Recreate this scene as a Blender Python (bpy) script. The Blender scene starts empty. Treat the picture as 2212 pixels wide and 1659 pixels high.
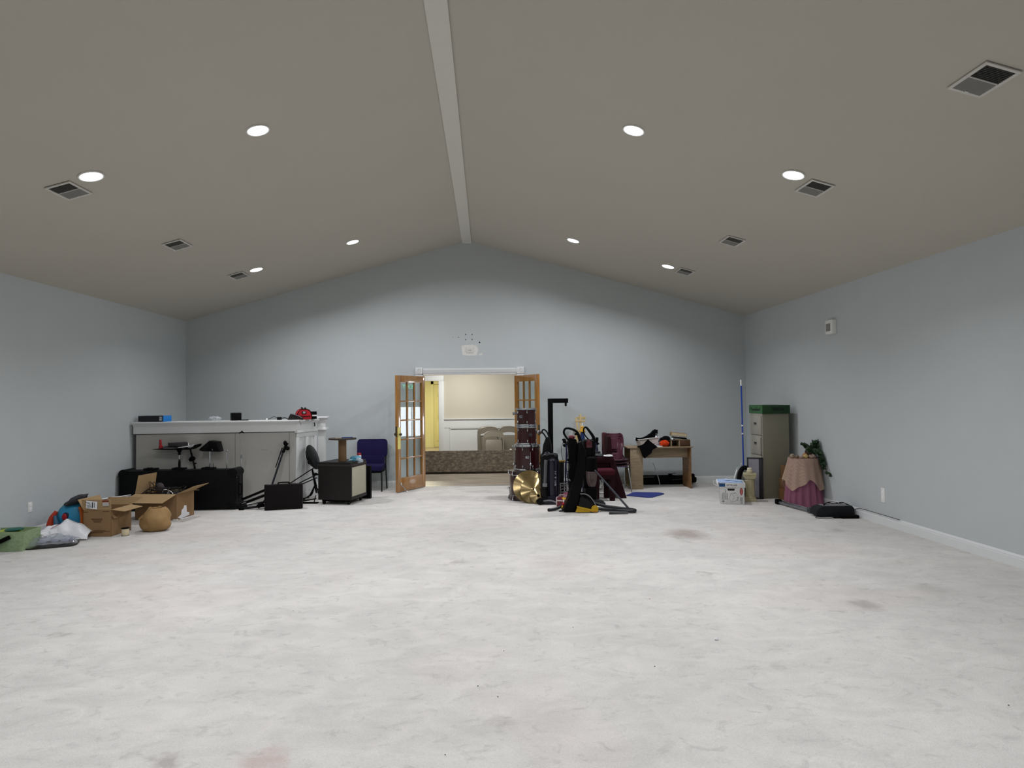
import bpy, bmesh, math, random
from mathutils import Vector, Matrix
random.seed(7)
PI = math.pi
C = bpy.context.scene.collection

# ------------------------------------------------------------------ camera
cam_data = bpy.data.cameras.new('camera')
cam_data.sensor_width = 36.0
cam_data.lens = 1400.0 / 2212.0 * 36.0
cam_data.clip_start = 0.05
cam = bpy.data.objects.new('camera', cam_data)
C.objects.link(cam)
YAW, PITCH, ROLL = 0.0404, 0.0231, 0.0099
fw = Vector((math.sin(YAW) * math.cos(PITCH), math.cos(YAW) * math.cos(PITCH), math.sin(PITCH)))
r0 = Vector((math.cos(YAW), -math.sin(YAW), 0))
u0 = r0.cross(fw)
rr = r0 * math.cos(ROLL) - u0 * math.sin(ROLL)
uu = r0 * math.sin(ROLL) + u0 * math.cos(ROLL)
cam.matrix_world = Matrix(((rr.x, uu.x, -fw.x, 0), (rr.y, uu.y, -fw.y, 0), (rr.z, uu.z, -fw.z, 1.62), (0, 0, 0, 1)))
bpy.context.scene.camera = cam

# ------------------------------------------------------------------ world and colour management
sc = bpy.context.scene
w = bpy.data.worlds.new('world')
sc.world = w
w.use_nodes = True
w.node_tree.nodes['Background'].inputs['Color'].default_value = (0.5, 0.55, 0.6, 1)
w.node_tree.nodes['Background'].inputs['Strength'].default_value = 0.05
sc.view_settings.view_transform = 'Standard'
sc.view_settings.look = 'None'
sc.view_settings.gamma = 1.0
sc.view_settings.use_curve_mapping = False
sc.view_settings.exposure = 0.0
sc.cycles.use_denoising = True
sc.cycles.max_bounces = 8
sc.cycles.diffuse_bounces = 6
sc.cycles.glossy_bounces = 4
sc.cycles.transparent_max_bounces = 12
sc.cycles.sample_clamp_indirect = 4.0
sc.cycles.use_light_tree = True
LAMP_W = 33.0            # watts of each recessed downlight
LAMP_COL = (0.975, 0.985, 1.04)

# ------------------------------------------------------------------ materials
def lin(h):
    h = h.lstrip('#')
    o = []
    for i in (0, 2, 4):
        c = int(h[i:i + 2], 16) / 255
        o.append(c / 12.92 if c <= 0.04045 else ((c + 0.055) / 1.055) ** 2.4)
    return (o[0], o[1], o[2], 1)

MATS = {}
def mat(name, col, rough=0.6, metal=0.0, var=0.12, scale=20.0, bump=0.0, bscale=60.0, coat=0.0, spec=0.35,
        stretch=None, emit=0.0, ecol=None, alpha=None):
    """principled material whose colour wanders with noise"""
    if name in MATS: return MATS[name]
    m = bpy.data.materials.new(name); m.use_nodes = True
    nt = m.node_tree; N = nt.nodes; L = nt.links
    b = N['Principled BSDF']
    c = lin(col)
    tc = N.new('ShaderNodeTexCoord'); mp = N.new('ShaderNodeMapping')
    L.new(tc.outputs['Object'], mp.inputs['Vector'])
    if stretch: mp.inputs['Scale'].default_value = stretch
    nz = N.new('ShaderNodeTexNoise'); nz.inputs['Scale'].default_value = scale; nz.inputs['Detail'].default_value = 4
    L.new(mp.outputs['Vector'], nz.inputs['Vector'])
    mx = N.new('ShaderNodeMix'); mx.data_type = 'RGBA'
    L.new(nz.outputs['Fac'], mx.inputs[0])
    mx.inputs[6].default_value = tuple(v * (1 - var) for v in c[:3]) + (1,)
    mx.inputs[7].default_value = tuple(min(1, v * (1 + var)) for v in c[:3]) + (1,)
    L.new(mx.outputs[2], b.inputs['Base Color'])
    b.inputs['Roughness'].default_value = rough
    b.inputs['Metallic'].default_value = metal
    b.inputs['Specular IOR Level'].default_value = spec
    if coat:
        b.inputs['Coat Weight'].default_value = coat; b.inputs['Coat Roughness'].default_value = 0.08
    if bump:
        n2 = N.new('ShaderNodeTexNoise'); n2.inputs['Scale'].default_value = bscale; n2.inputs['Detail'].default_value = 3
        L.new(mp.outputs['Vector'], n2.inputs['Vector'])
        bp = N.new('ShaderNodeBump'); bp.inputs['Strength'].default_value = bump; bp.inputs['Distance'].default_value = 0.01
        L.new(n2.outputs['Fac'], bp.inputs['Height']); L.new(bp.outputs['Normal'], b.inputs['Normal'])
    if emit:
        b.inputs['Emission Color'].default_value = lin(ecol or col); b.inputs['Emission Strength'].default_value = emit
    MATS[name] = m
    return m

def clear_mat(name, tint, fac=0.12, rough=0.02, film=0.0, fcol='#dfe6e8'):
    """thin clear sheet: mostly passes light, mirrors a little; film adds a milky diffuse share"""
    if name in MATS: return MATS[name]
    m = bpy.data.materials.new(name); m.use_nodes = True
    nt = m.node_tree; N = nt.nodes; L = nt.links
    N.remove(N['Principled BSDF'])
    out = N['Material Output']
    tr = N.new('ShaderNodeBsdfTransparent'); tr.inputs['Color'].default_value = lin(tint)
    gl = N.new('ShaderNodeBsdfGlossy'); gl.inputs['Roughness'].default_value = rough
    fr = N.new('ShaderNodeLayerWeight'); fr.inputs['Blend'].default_value = 0.2
    pw = N.new('ShaderNodeMath'); pw.operation = 'POWER'; pw.inputs[1].default_value = 3.0; L.new(fr.outputs['Facing'], pw.inputs[0])
    nz = N.new('ShaderNodeTexNoise'); nz.inputs['Scale'].default_value = 9
    ad = N.new('ShaderNodeMath'); ad.operation = 'MULTIPLY_ADD'; ad.inputs[1].default_value = 0.6; ad.inputs[2].default_value = 0.02 + fac * 0.1
    L.new(pw.outputs[0], ad.inputs[0])
    mx = N.new('ShaderNodeMixShader'); L.new(ad.outputs[0], mx.inputs[0]); L.new(tr.outputs[0], mx.inputs[1]); L.new(gl.outputs[0], mx.inputs[2])
    last = mx
    if film:
        df = N.new('ShaderNodeBsdfDiffuse'); df.inputs['Color'].default_value = lin(fcol)
        m2 = N.new('ShaderNodeMixShader')
        mr = N.new('ShaderNodeMapRange'); mr.inputs['To Min'].default_value = film * 0.6; mr.inputs['To Max'].default_value = min(1, film * 1.3)
        L.new(nz.outputs['Fac'], mr.inputs['Value']); L.new(mr.outputs[0], m2.inputs[0])
        L.new(mx.outputs[0], m2.inputs[1]); L.new(df.outputs[0], m2.inputs[2]); last = m2
    L.new(last.outputs[0], out.inputs['Surface'])
    MATS[name] = m
    return m

def wood_mat(name, c1, c2, rough=0.4, coat=0.0, grain=(1, 1, 12), scale=3.0, spec=0.5):
    if name in MATS: return MATS[name]
    m = bpy.data.materials.new(name); m.use_nodes = True
    nt = m.node_tree; N = nt.nodes; L = nt.links
    b = N['Principled BSDF']
    tc = N.new('ShaderNodeTexCoord'); mp = N.new('ShaderNodeMapping'); mp.inputs['Scale'].default_value = grain
    L.new(tc.outputs['Object'], mp.inputs['Vector'])
    nz = N.new('ShaderNodeTexNoise'); nz.inputs['Scale'].default_value = scale; nz.inputs['Detail'].default_value = 6; nz.inputs['Distortion'].default_value = 0.6
    L.new(mp.outputs['Vector'], nz.inputs['Vector'])
    cr = N.new('ShaderNodeValToRGB'); cr.color_ramp.elements[0].color = lin(c1); cr.color_ramp.elements[1].color = lin(c2)
    cr.color_ramp.elements[0].position = 0.3; cr.color_ramp.elements[1].position = 0.7
    L.new(nz.outputs['Fac'], cr.inputs['Fac']); L.new(cr.outputs['Color'], b.inputs['Base Color'])
    b.inputs['Roughness'].default_value = rough; b.inputs['Specular IOR Level'].default_value = spec
    if coat: b.inputs['Coat Weight'].default_value = coat; b.inputs['Coat Roughness'].default_value = 0.06
    MATS[name] = m
    return m

# ------------------------------------------------------------------ mesh builder
def T(x, y, z): return Matrix.Translation((x, y, z))
def RX(a): return Matrix.Rotation(a, 4, 'X')
def RY(a): return Matrix.Rotation(a, 4, 'Y')
def RZ(a): return Matrix.Rotation(a, 4, 'Z')
def toward(d):
    return Vector(d).to_track_quat('Z', 'Y').to_matrix().to_4x4()

def spline(pts, n=6, closed=False):
    P = [Vector(p) for p in pts]; out = []
    m = len(P); segs = m if closed else m - 1
    for i in range(segs):
        p1, p2 = P[i], P[(i + 1) % m]
        p0 = P[i - 1] if (i > 0 or closed) else p1 * 2 - p2
        p3 = P[(i + 2) % m] if (i + 2 < m or closed) else p2 * 2 - p1
        for k in range(n):
            t = k / n
            out.append(0.5 * ((2 * p1) + (p2 - p0) * t + (2 * p0 - 5 * p1 + 4 * p2 - p3) * t * t + (3 * p1 - p0 - 3 * p2 + p3) * t ** 3))
    if not closed: out.append(P[-1])
    return out

class G:
    def __init__(s, M=None): s.bm = bmesh.new(); s.M = M or Matrix.Identity(4)
    def box(s, c, d, rot=None, bev=0.0, seg=2, taper=None):
        M = s.M @ T(*c) @ (rot or Matrix.Identity(4)) @ Matrix.Diagonal((d[0], d[1], d[2], 1))
        r = bmesh.ops.create_cube(s.bm, size=1.0)
        vs = r['verts']
        if taper:
            for v in vs:
                if v.co.z > 0: v.co.x *= taper[0]; v.co.y *= taper[1]
        bmesh.ops.transform(s.bm, matrix=M, verts=vs)
        if bev:
            es = list({e for v in vs for e in v.link_edges})
            bmesh.ops.bevel(s.bm, geom=es, offset=bev, segments=seg, profile=0.6, affect='EDGES', clamp_overlap=True)
        return s
    def b2(s, lo, hi, bev=0.0, **k):
        return s.box([(a + b) / 2 for a, b in zip(lo, hi)], [abs(b - a) for a, b in zip(lo, hi)], bev=bev, **k)
    def cyl(s, p0, p1, r0, r1=None, seg=16, caps=True):
        p0, p1 = Vector(p0), Vector(p1); d = p1 - p0
        if r1 is None: r1 = r0
        M = s.M @ T(*((p0 + p1) / 2)) @ toward(d)
        bmesh.ops.create_cone(s.bm, cap_ends=caps, segments=seg, radius1=max(r0, 1e-4), radius2=max(r1, 1e-4), depth=d.length, matrix=M)
        return s
    def ell(s, c, r, rot=None, u=16, v=10):
        if not hasattr(r, '__len__'): r = (r, r, r)
        M = s.M @ T(*c) @ (rot or Matrix.Identity(4)) @ Matrix.Diagonal((r[0], r[1], r[2], 1))
        bmesh.ops.create_uvsphere(s.bm, u_segments=u, v_segments=v, radius=1.0, matrix=M)
        return s
    def tube(s, pts, r, seg=8, closed=False, n=0, caps=True, flat=1.0):
        P = spline(pts, n, closed) if n else [Vector(p) for p in pts]
        k = len(P); rad = r if hasattr(r, '__len__') else None
        rings = []; up = None
        for i, p in enumerate(P):
            a = P[i - 1] if (i > 0 or closed) else p
            b = P[(i + 1) % k] if (i < k - 1 or closed) else p
            d = (b - a)
            if d.length < 1e-9: d = Vector((0, 0, 1))
            d.normalize()
            if up is None:
                up = Vector((0, 0, 1)) if abs(d.z) < 0.9 else Vector((1, 0, 0))
            up = (up - d * up.dot(d))
            if up.length < 1e-6: up = Vector((1, 0, 0)) - d * d.x
            up.normalize(); sd = d.cross(up)
            if rad:
                f = i / max(1, k - 1) * (len(rad) - 1); j = min(int(f), len(rad) - 2); R = rad[j] + (rad[j + 1] - rad[j]) * (f - j)
            else: R = r
            rings.append([s.bm.verts.new(s.M @ (p + (up * math.cos(t) * flat + sd * math.sin(t)) * R)) for t in [2 * PI * q / seg for q in range(seg)]])
        for i in range(k if closed else k - 1):
            A, B = rings[i], rings[(i + 1) % k]
            for q in range(seg):
                s.bm.faces.new((A[q], A[(q + 1) % seg], B[(q + 1) % seg], B[q]))
        if caps and not closed:
            s.bm.faces.new(rings[0][::-1]); s.bm.faces.new(rings[-1])
        return s
    def lathe(s, prof, seg=24, M=None, caps=True, fn=None):
        M = s.M @ (M or Matrix.Identity(4)); rings = []
        for (r, z) in prof:
            ring = []
            for q in range(seg):
                a = 2 * PI * q / seg; R = max(r, 1e-4)
                x, y, zz = R * math.cos(a), R * math.sin(a), z
                if fn: x, y, zz = fn(x, y, zz, a)
                ring.append(s.bm.verts.new(M @ Vector((x, y, zz))))
            rings.append(ring)
        for A, B in zip(rings, rings[1:]):
            for q in range(seg): s.bm.faces.new((A[q], A[(q + 1) % seg], B[(q + 1) % seg], B[q]))
        if caps: s.bm.faces.new(rings[0][::-1]); s.bm.faces.new(rings[-1])
        return s
    def prism(s, poly, y0, y1, M=None, bev=0.0):
        """outline in local x,z, thickness along y"""
        M = s.M @ (M or Matrix.Identity(4))
        A = [s.bm.verts.new(M @ Vector((x, y0, z))) for x, z in poly]
        B = [s.bm.verts.new(M @ Vector((x, y1, z))) for x, z in poly]
        n = len(poly); fs = [s.bm.faces.new(A), s.bm.faces.new(B[::-1])]
        for i in range(n): fs.append(s.bm.faces.new((A[i], B[i], B[(i + 1) % n], A[(i + 1) % n])))
        if bev:
            es = [e for e in fs[0].edges] + [e for e in fs[1].edges]
            bmesh.ops.bevel(s.bm, geom=es, offset=bev, segments=2, profile=0.6, affect='EDGES', clamp_overlap=True)
        return s
    def grid(s, f, nu, nv, closed_u=False):
        V = [[s.bm.verts.new(s.M @ Vector(f(i / nu, j / nv))) for i in range(nu if closed_u else nu + 1)] for j in range(nv + 1)]
        for j in range(nv):
            for i in range(nu):
                a = (i + 1) % nu if closed_u else i + 1
                s.bm.faces.new((V[j][i], V[j][a], V[j + 1][a], V[j + 1][i]))
        return s
    def torus(s, c, R, r, rot=None, n=32, seg=8, sx=1.0):
        M = s.M; s.M = M @ T(*c) @ (rot or Matrix.Identity(4))
        s.tube([(R * math.cos(2 * PI * i / n) * sx, R * math.sin(2 * PI * i / n), 0) for i in range(n)], r, seg, closed=True)
        s.M = M
        return s

def rrect(w, h, r, n=5, cx=0, cz=0):
    """rounded rectangle outline"""
    o = []
    for (sx, sz, a0) in ((1, 1, 0), (-1, 1, 90), (-1, -1, 180), (1, -1, 270)):
        for k in range(n + 1):
            a = math.radians(a0 + 90 * k / n)
            o.append((cx + sx * (w / 2 - r) + r * math.cos(a), cz + sz * (h / 2 - r) + r * math.sin(a)))
    return o

def obj(name, g, m, parent=None, loc=(0, 0, 0), rot=(0, 0, 0), label=None, thick=0, sub=0, kind=None, ang=38, keepn=False):
    me = bpy.data.meshes.new(name)
    if not keepn: bmesh.ops.recalc_face_normals(g.bm, faces=g.bm.faces[:])
    g.bm.to_mesh(me); g.bm.free()
    me.shade_smooth(); me.set_sharp_from_angle(angle=math.radians(ang))
    me.materials.append(m)
    o = bpy.data.objects.new(name, me); C.objects.link(o)
    o.location = loc; o.rotation_euler = rot
    if parent: o.parent = parent
    if label: o['label'] = label
    if kind: o['kind'] = kind
    if thick:
        md = o.modifiers.new('thickness', 'SOLIDIFY'); md.thickness = thick; md.offset = 0
    if sub:
        md = o.modifiers.new('smooth', 'SUBSURF'); md.levels = sub; md.render_levels = sub
    return o

def thing(name, label, cat, loc=(0, 0, 0), rz=0.0, group=None, rot=None):
    o = bpy.data.objects.new(name, None); C.objects.link(o); o.empty_display_size = 0.05
    o.location = loc; o.rotation_euler = rot if rot else (0, 0, rz)
    o['label'] = label; o['category'] = cat
    if group: o['group'] = group
    return o

def tag(o, label, cat, group=None, kind=None):
    o['label'] = label; o['category'] = cat
    if group: o['group'] = group
    if kind: o['kind'] = kind
    return o

def struct(name, g, m, parent=None, **k):
    o = obj(name, g, m, parent, **k)
    if not parent: o['kind'] = 'structure'
    return o

def kids(o): return [c for c in bpy.data.objects if c.parent == o]
def dup(root, loc, rz=None, label=None):
    def cp(o, par):
        c = o.copy(); C.objects.link(c)
        if par: c.parent = par
        for ch in kids(o):
            if ch is not c: cp(ch, c)
        return c
    r = cp(root, None); r.location = loc
    if rz is not None: r.rotation_euler = (0, 0, rz)
    if label: r['label'] = label
    return r

def text(name, s, size, m, parent, M, ext=0.0008, sx=1.0, label=None):
    """lettering: reads along local x, up is local z, faces local -y, placed by matrix M"""
    cu = bpy.data.curves.new(name, 'FONT'); cu.body = s; cu.size = size; cu.extrude = ext
    cu.align_x = 'CENTER'; cu.align_y = 'CENTER'
    to = bpy.data.objects.new('tmp_text', cu); C.objects.link(to)
    bpy.context.view_layer.update()
    me = bpy.data.meshes.new_from_object(to)
    bpy.data.objects.remove(to); bpy.data.curves.remove(cu)
    me.name = name
    me.transform(M @ RX(PI / 2) @ Matrix.Diagonal((sx, 1, 1, 1)))
    me.materials.clear(); me.materials.append(m)
    o = bpy.data.objects.new(name, me); C.objects.link(o); o.parent = parent
    if label: o['label'] = label
    return o

# palette
black = mat('black_plastic', '#050506', 0.5, spec=0.16)
blackm = mat('black_matte', '#040404', 0.8, spec=0.1)
blackfab = mat('black_fabric', '#040405', 0.95, bump=0.4, bscale=200, spec=0.2)
chrome = mat('chrome', '#c9ccd0', 0.18, metal=1.0, var=0.05)
steel = mat('grey_metal', '#8d9095', 0.4, metal=0.8)
white_p = mat('white_paint', '#dcdedd', 0.45, var=0.03)
white_pl = mat('white_plastic', '#e6e6e2', 0.4, var=0.03)
paper = mat('white_paper', '#e9e9ec', 0.8, var=0.04)
card = mat('cardboard', '#8a6d4c', 0.85, var=0.08, scale=6, bump=0.1, bscale=40)
card_in = mat('cardboard_inside', '#a38863', 0.88, var=0.06, scale=6)
red = mat('red_plastic', '#9c1620', 0.45)
ink = mat('black_ink', '#1a1a1c', 0.7)
gold = mat('gold_metal', '#c9a55a', 0.3, metal=0.9)
# ------------------------------------------------------------------ room shell
D = 12.18; XL, XR, XC = -5.523, 4.958, -0.334; ZR, ZL, ZE = 4.612, 3.11, 3.16; YF = -4.6
def ceil_z(x):
    return ZR - (XC - x) * (ZR - ZL) / (XC - XL) if x < XC else ZR - (x - XC) * (ZR - ZE) / (XR - XC)

def carpet():
    m = bpy.data.materials.new('carpet'); m.use_nodes = True
    nt = m.node_tree; N = nt.nodes; L = nt.links; b = N['Principled BSDF']
    b.inputs['Roughness'].default_value = 0.95; b.inputs['Specular IOR Level'].default_value = 0.1
    b.inputs['Sheen Weight'].default_value = 0.15; b.inputs['Sheen Roughness'].default_value = 0.6
    geo = N.new('ShaderNodeNewGeometry')
    def noise(scale, det, sc_=(1, 1, 1), dist=0.0):
        mp = N.new('ShaderNodeMapping'); mp.inputs['Scale'].default_value = sc_; L.new(geo.outputs['Position'], mp.inputs['Vector'])
        n = N.new('ShaderNodeTexNoise'); n.inputs['Scale'].default_value = scale; n.inputs['Detail'].default_value = det
        n.inputs['Distortion'].default_value = dist; n.inputs['Roughness'].default_value = 0.6
        L.new(mp.outputs[0], n.inputs['Vector']); return n.outputs['Fac']
    def ramp(src, a, b_, lo, hi):
        r = N.new('ShaderNodeMapRange'); r.inputs['From Min'].default_value = a; r.inputs['From Max'].default_value = b_
        r.inputs['To Min'].default_value = lo; r.inputs['To Max'].default_value = hi; L.new(src, r.inputs['Value']); return r.outputs[0]
    def mul(a, b_):
        q = N.new('ShaderNodeMath'); q.operation = 'MULTIPLY'
        L.new(a, q.inputs[0])
        if hasattr(b_, 'is_linked') or not isinstance(b_, float): L.new(b_, q.inputs[1])
        else: q.inputs[1].default_value = b_
        return q.outputs[0]
    f = ramp(noise(0.7, 3, (1, 1, 1), 0.3), 0.3, 0.7, 0.91, 1.06)
    f = mul(f, ramp(noise(3.2, 5, (1, 1.5, 1), 0.8), 0.35, 0.68, 1.06, 0.91))
    f = mul(f, ramp(noise(7.5, 4, (1, 1.4, 1), 1.2), 0.56, 0.72, 1.0, 0.82))
    f = mul(f, ramp(noise(90, 2), 0.3, 0.7, 0.95, 1.05))
    # worn stains with outlines of their own: x, y, radius, y-squash, strength, brown amount
    mixc = N.new('ShaderNodeMix'); mixc.data_type = 'RGBA'
    mixc.inputs[6].default_value = lin('#cecbc6'); mixc.inputs[7].default_value = lin('#cdb9b0')
    L.new(ramp(noise(0.45, 2), 0.55, 0.75, 0.0, 0.35), mixc.inputs[0])
    col = mixc.outputs[2]
    wob = N.new('ShaderNodeMapping'); L.new(geo.outputs['Position'], wob.inputs['Vector'])
    nv = N.new('ShaderNodeTexNoise'); nv.inputs['Scale'].default_value = 9; nv.inputs['Detail'].default_value = 4; L.new(wob.outputs[0], nv.inputs['Vector'])
    off = N.new('ShaderNodeVectorMath'); off.operation = 'MULTIPLY_ADD'
    L.new(nv.outputs['Color'], off.inputs[0]); off.inputs[1].default_value = (0.25, 0.25, 0); L.new(geo.outputs['Position'], off.inputs[2])
    for (x, y, r, sq, st, cc) in ((2.36, 7.64, 0.30, 0.8, 0.55, '#7d6558'), (2.92, 4.95, 0.16, 0.9, 0.4, '#7c7068'), (-1.44, 3.02, 0.10, 1.0, 0.5, '#7a7470'),
                              (-1.02, 3.0, 0.14, 1.0, 0.35, '#b08478'), (-0.33, 6.5, 0.14, 1.4, 0.4, '#858078'), (2.03, 5.93, 0.10, 1.0, 0.4, '#858078'),
                              (4.2, 7.7, 0.12, 1.0, 0.35, '#7c746c'), (-3.0, 4.7, 0.07, 1.0, 0.4, '#858078'), (0.05, 3.3, 0.09, 1, 0.25, '#8a847c'),
                              (3.7, 5.3, 0.2, 1.0, 0.25, '#867e78'), (-2.9, 8.9, 0.2, 2.0, 0.2, '#8a847c')):
        sub_ = N.new('ShaderNodeVectorMath'); sub_.operation = 'SUBTRACT'; L.new(off.outputs[0], sub_.inputs[0]); sub_.inputs[1].default_value = (x + 0.125, y + 0.125, 0)
        scl = N.new('ShaderNodeVectorMath'); scl.operation = 'MULTIPLY'; L.new(sub_.outputs[0], scl.inputs[0]); scl.inputs[1].default_value = (1, sq, 0)
        ln = N.new('ShaderNodeVectorMath'); ln.operation = 'LENGTH'; L.new(scl.outputs[0], ln.inputs[0])
        k = ramp(ln.outputs['Value'], r * 0.35, r, st, 0.0)
        mm = N.new('ShaderNodeMix'); mm.data_type = 'RGBA'; L.new(k, mm.inputs[0]); L.new(col, mm.inputs[6]); mm.inputs[7].default_value = lin(cc)
        col = mm.outputs[2]
    vm = N.new('ShaderNodeVectorMath'); vm.operation = 'SCALE'; L.new(col, vm.inputs[0]); L.new(f, vm.inputs['Scale'])
    L.new(vm.outputs[0], b.inputs['Base Color'])
    bp = N.new('ShaderNodeBump'); bp.inputs['Strength'].default_value = 0.6; bp.inputs['Distance'].default_value = 0.012
    ad = N.new('ShaderNodeMath'); ad.operation = 'ADD'; L.new(noise(140, 2), ad.inputs[0]); L.new(noise(14, 4, (1, 1, 1), 1.0), ad.inputs[1])
    L.new(ad.outputs[0], bp.inputs['Height']); L.new(bp.outputs['Normal'], b.inputs['Normal'])
    return m

wallm = mat('wall_paint', '#b9bfc0', 0.75, var=0.03, scale=3, bump=0.05, bscale=160)
ceilm = mat('ceiling_paint', '#bab5aa', 0.9, var=0.03, scale=1.2, bump=0.12, bscale=90)
struct('floor', G().b2((XL - 0.1, YF - 0.1, -0.1), (XR + 0.1, D + 0.02, 0)), carpet())
# end wall with the double doorway
X0, X1, ZD = -1.19, 0.60, 2.11
g = G()
g.prism([(XL - .1, 0), (X0, 0), (X0, ZD), (X1, ZD), (X1, 0), (XR + .1, 0), (XR + .1, ZE), (XC, ZR), (XL - .1, ZL)], D, D + 0.14)
wb = struct('wall_back', g, wallm)
struct('wall_left', G().b2((XL - 0.1, YF - .1, 0), (XL, D, ZL + 0.02)), wallm)
struct('wall_right', G().b2((XR, YF - .1, 0), (XR + .1, D, ZE + 0.02)), wallm)
g = G(); g.prism([(XL - .1, 0), (XR + .1, 0), (XR + .1, ZE), (XC, ZR), (XL - .1, ZL)], YF - .1, YF)
struct('wall_front', g, wallm)
g = G()
g.prism([(XL - .1, ceil_z(XL) - 0.02), (XC, ZR), (XR + .1, ceil_z(XR) - .02), (XR + .1, ZE + .15), (XC, ZR + .15), (XL - .1, ZL + .15)], YF - .1, D + .14)
struct('ceiling', g, ceilm)
# ridge board, a little crooked
g = G()
pts = [(-0.36, -4.6), (-0.352, 2.0), (-0.345, 5.0), (-0.338, 9.0), (-0.336, D)]
for (xa, ya), (xb, yb) in zip(pts, pts[1:]):
    for zz, wd, th in ((0, 0.175, 0.03),):
        V = [g.bm.verts.new((x + s * wd / 2, y, ZR - 0.022 - h)) for (x, y) in ((xa, ya), (xb, yb)) for s in (-1, 1) for h in (th, 0)]
        a, b_, c, d, e, f_, h_, i_ = V
        for q in ((a, c, h_, e), (b_, a, e, f_), (c, d, i_, h_), (a, b_, d, c), (e, h_, i_, f_), (b_, f_, i_, d)): g.bm.faces.new(q)
struct('trim_1', g, mat('trim_white', '#d2cfc8', 0.7, var=0.03))
trimw = mat('trim_gloss', '#d7d9d9', 0.35, var=0.02)
def baseboard(name, pts_lo, pts_hi, n):
    """run along the wall: n is the inward direction"""
    a, b_ = Vector(pts_lo), Vector(pts_hi); g = G()
    prof = [(0.001, 0), (0.016, 0), (0.016, 0.085), (0.012, 0.092), (0.014, 0.098), (0.008, 0.112), (0.003, 0.122), (0.001, 0.122)]
    A = [g.bm.verts.new(a + Vector(n) * p + Vector((0, 0, z))) for p, z in prof]; B = [g.bm.verts.new(b_ + Vector(n) * p + Vector((0, 0, z))) for p, z in prof]
    g.bm.faces.new(A); g.bm.faces.new(B[::-1])
    for i in range(len(prof)):
        j = (i + 1) % len(prof); g.bm.faces.new((A[i], A[j], B[j], B[i]))
    return struct(name, g, trimw, ang=20)
baseboard('baseboard_left', (XL, YF, 0), (XL, D, 0), (1, 0, 0))
baseboard('baseboard_right', (XR, YF, 0), (XR, D, 0), (-1, 0, 0))
baseboard('baseboard_back', (XL, D, 0), (-1.33, D, 0), (0, -1, 0))
baseboard('baseboard_back', (0.73, D, 0), (XR, D, 0), (0, -1, 0))

# door casing: fluted head, corner blocks, side legs
g = G()
g.b2((-1.17, D - .018, 2.115), (0.585, D - .001, 2.205), bev=.003)
for z in (2.135, 2.15, 2.165, 2.18): g.b2((-1.17, D - .024, z - .004), (0.585, D - .017, z + .003), bev=.002)
for x0 in (-1.31, 0.59):
    g.b2((x0, D - .018, 0), (x0 + .12, D - .001, 2.11), bev=.003)
    for k in range(4): g.b2((x0 + .025 + k * .02, D - .023, 0.12), (x0 + .033 + k * .02, D - .017, 2.10), bev=.002)
g.b2((X0 - .001, D - .01, 0), (X0 + .02, D + .15, ZD)); g.b2((X1 - .02, D - .01, 0), (X1 + .001, D + .15, ZD)); g.b2((X0, D - .01, ZD - .02), (X1, D + .15, ZD + .001))
cas = struct('trim_2', g, trimw)
for xc_ in (-1.245, 0.65):
    g = G(); g.b2((xc_ - .068, D - .03, 2.10), (xc_ + .068, D - .001, 2.225), bev=.004)
    g.torus((xc_, D - .031, 2.165), .036, .006, RX(PI / 2)); g.torus((xc_, D - .031, 2.165), .018, .005, RX(PI / 2)); g.ell((xc_, D - .031, 2.165), (.009, .006, .009))
    obj('corner_block', g, trimw, cas)

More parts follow.
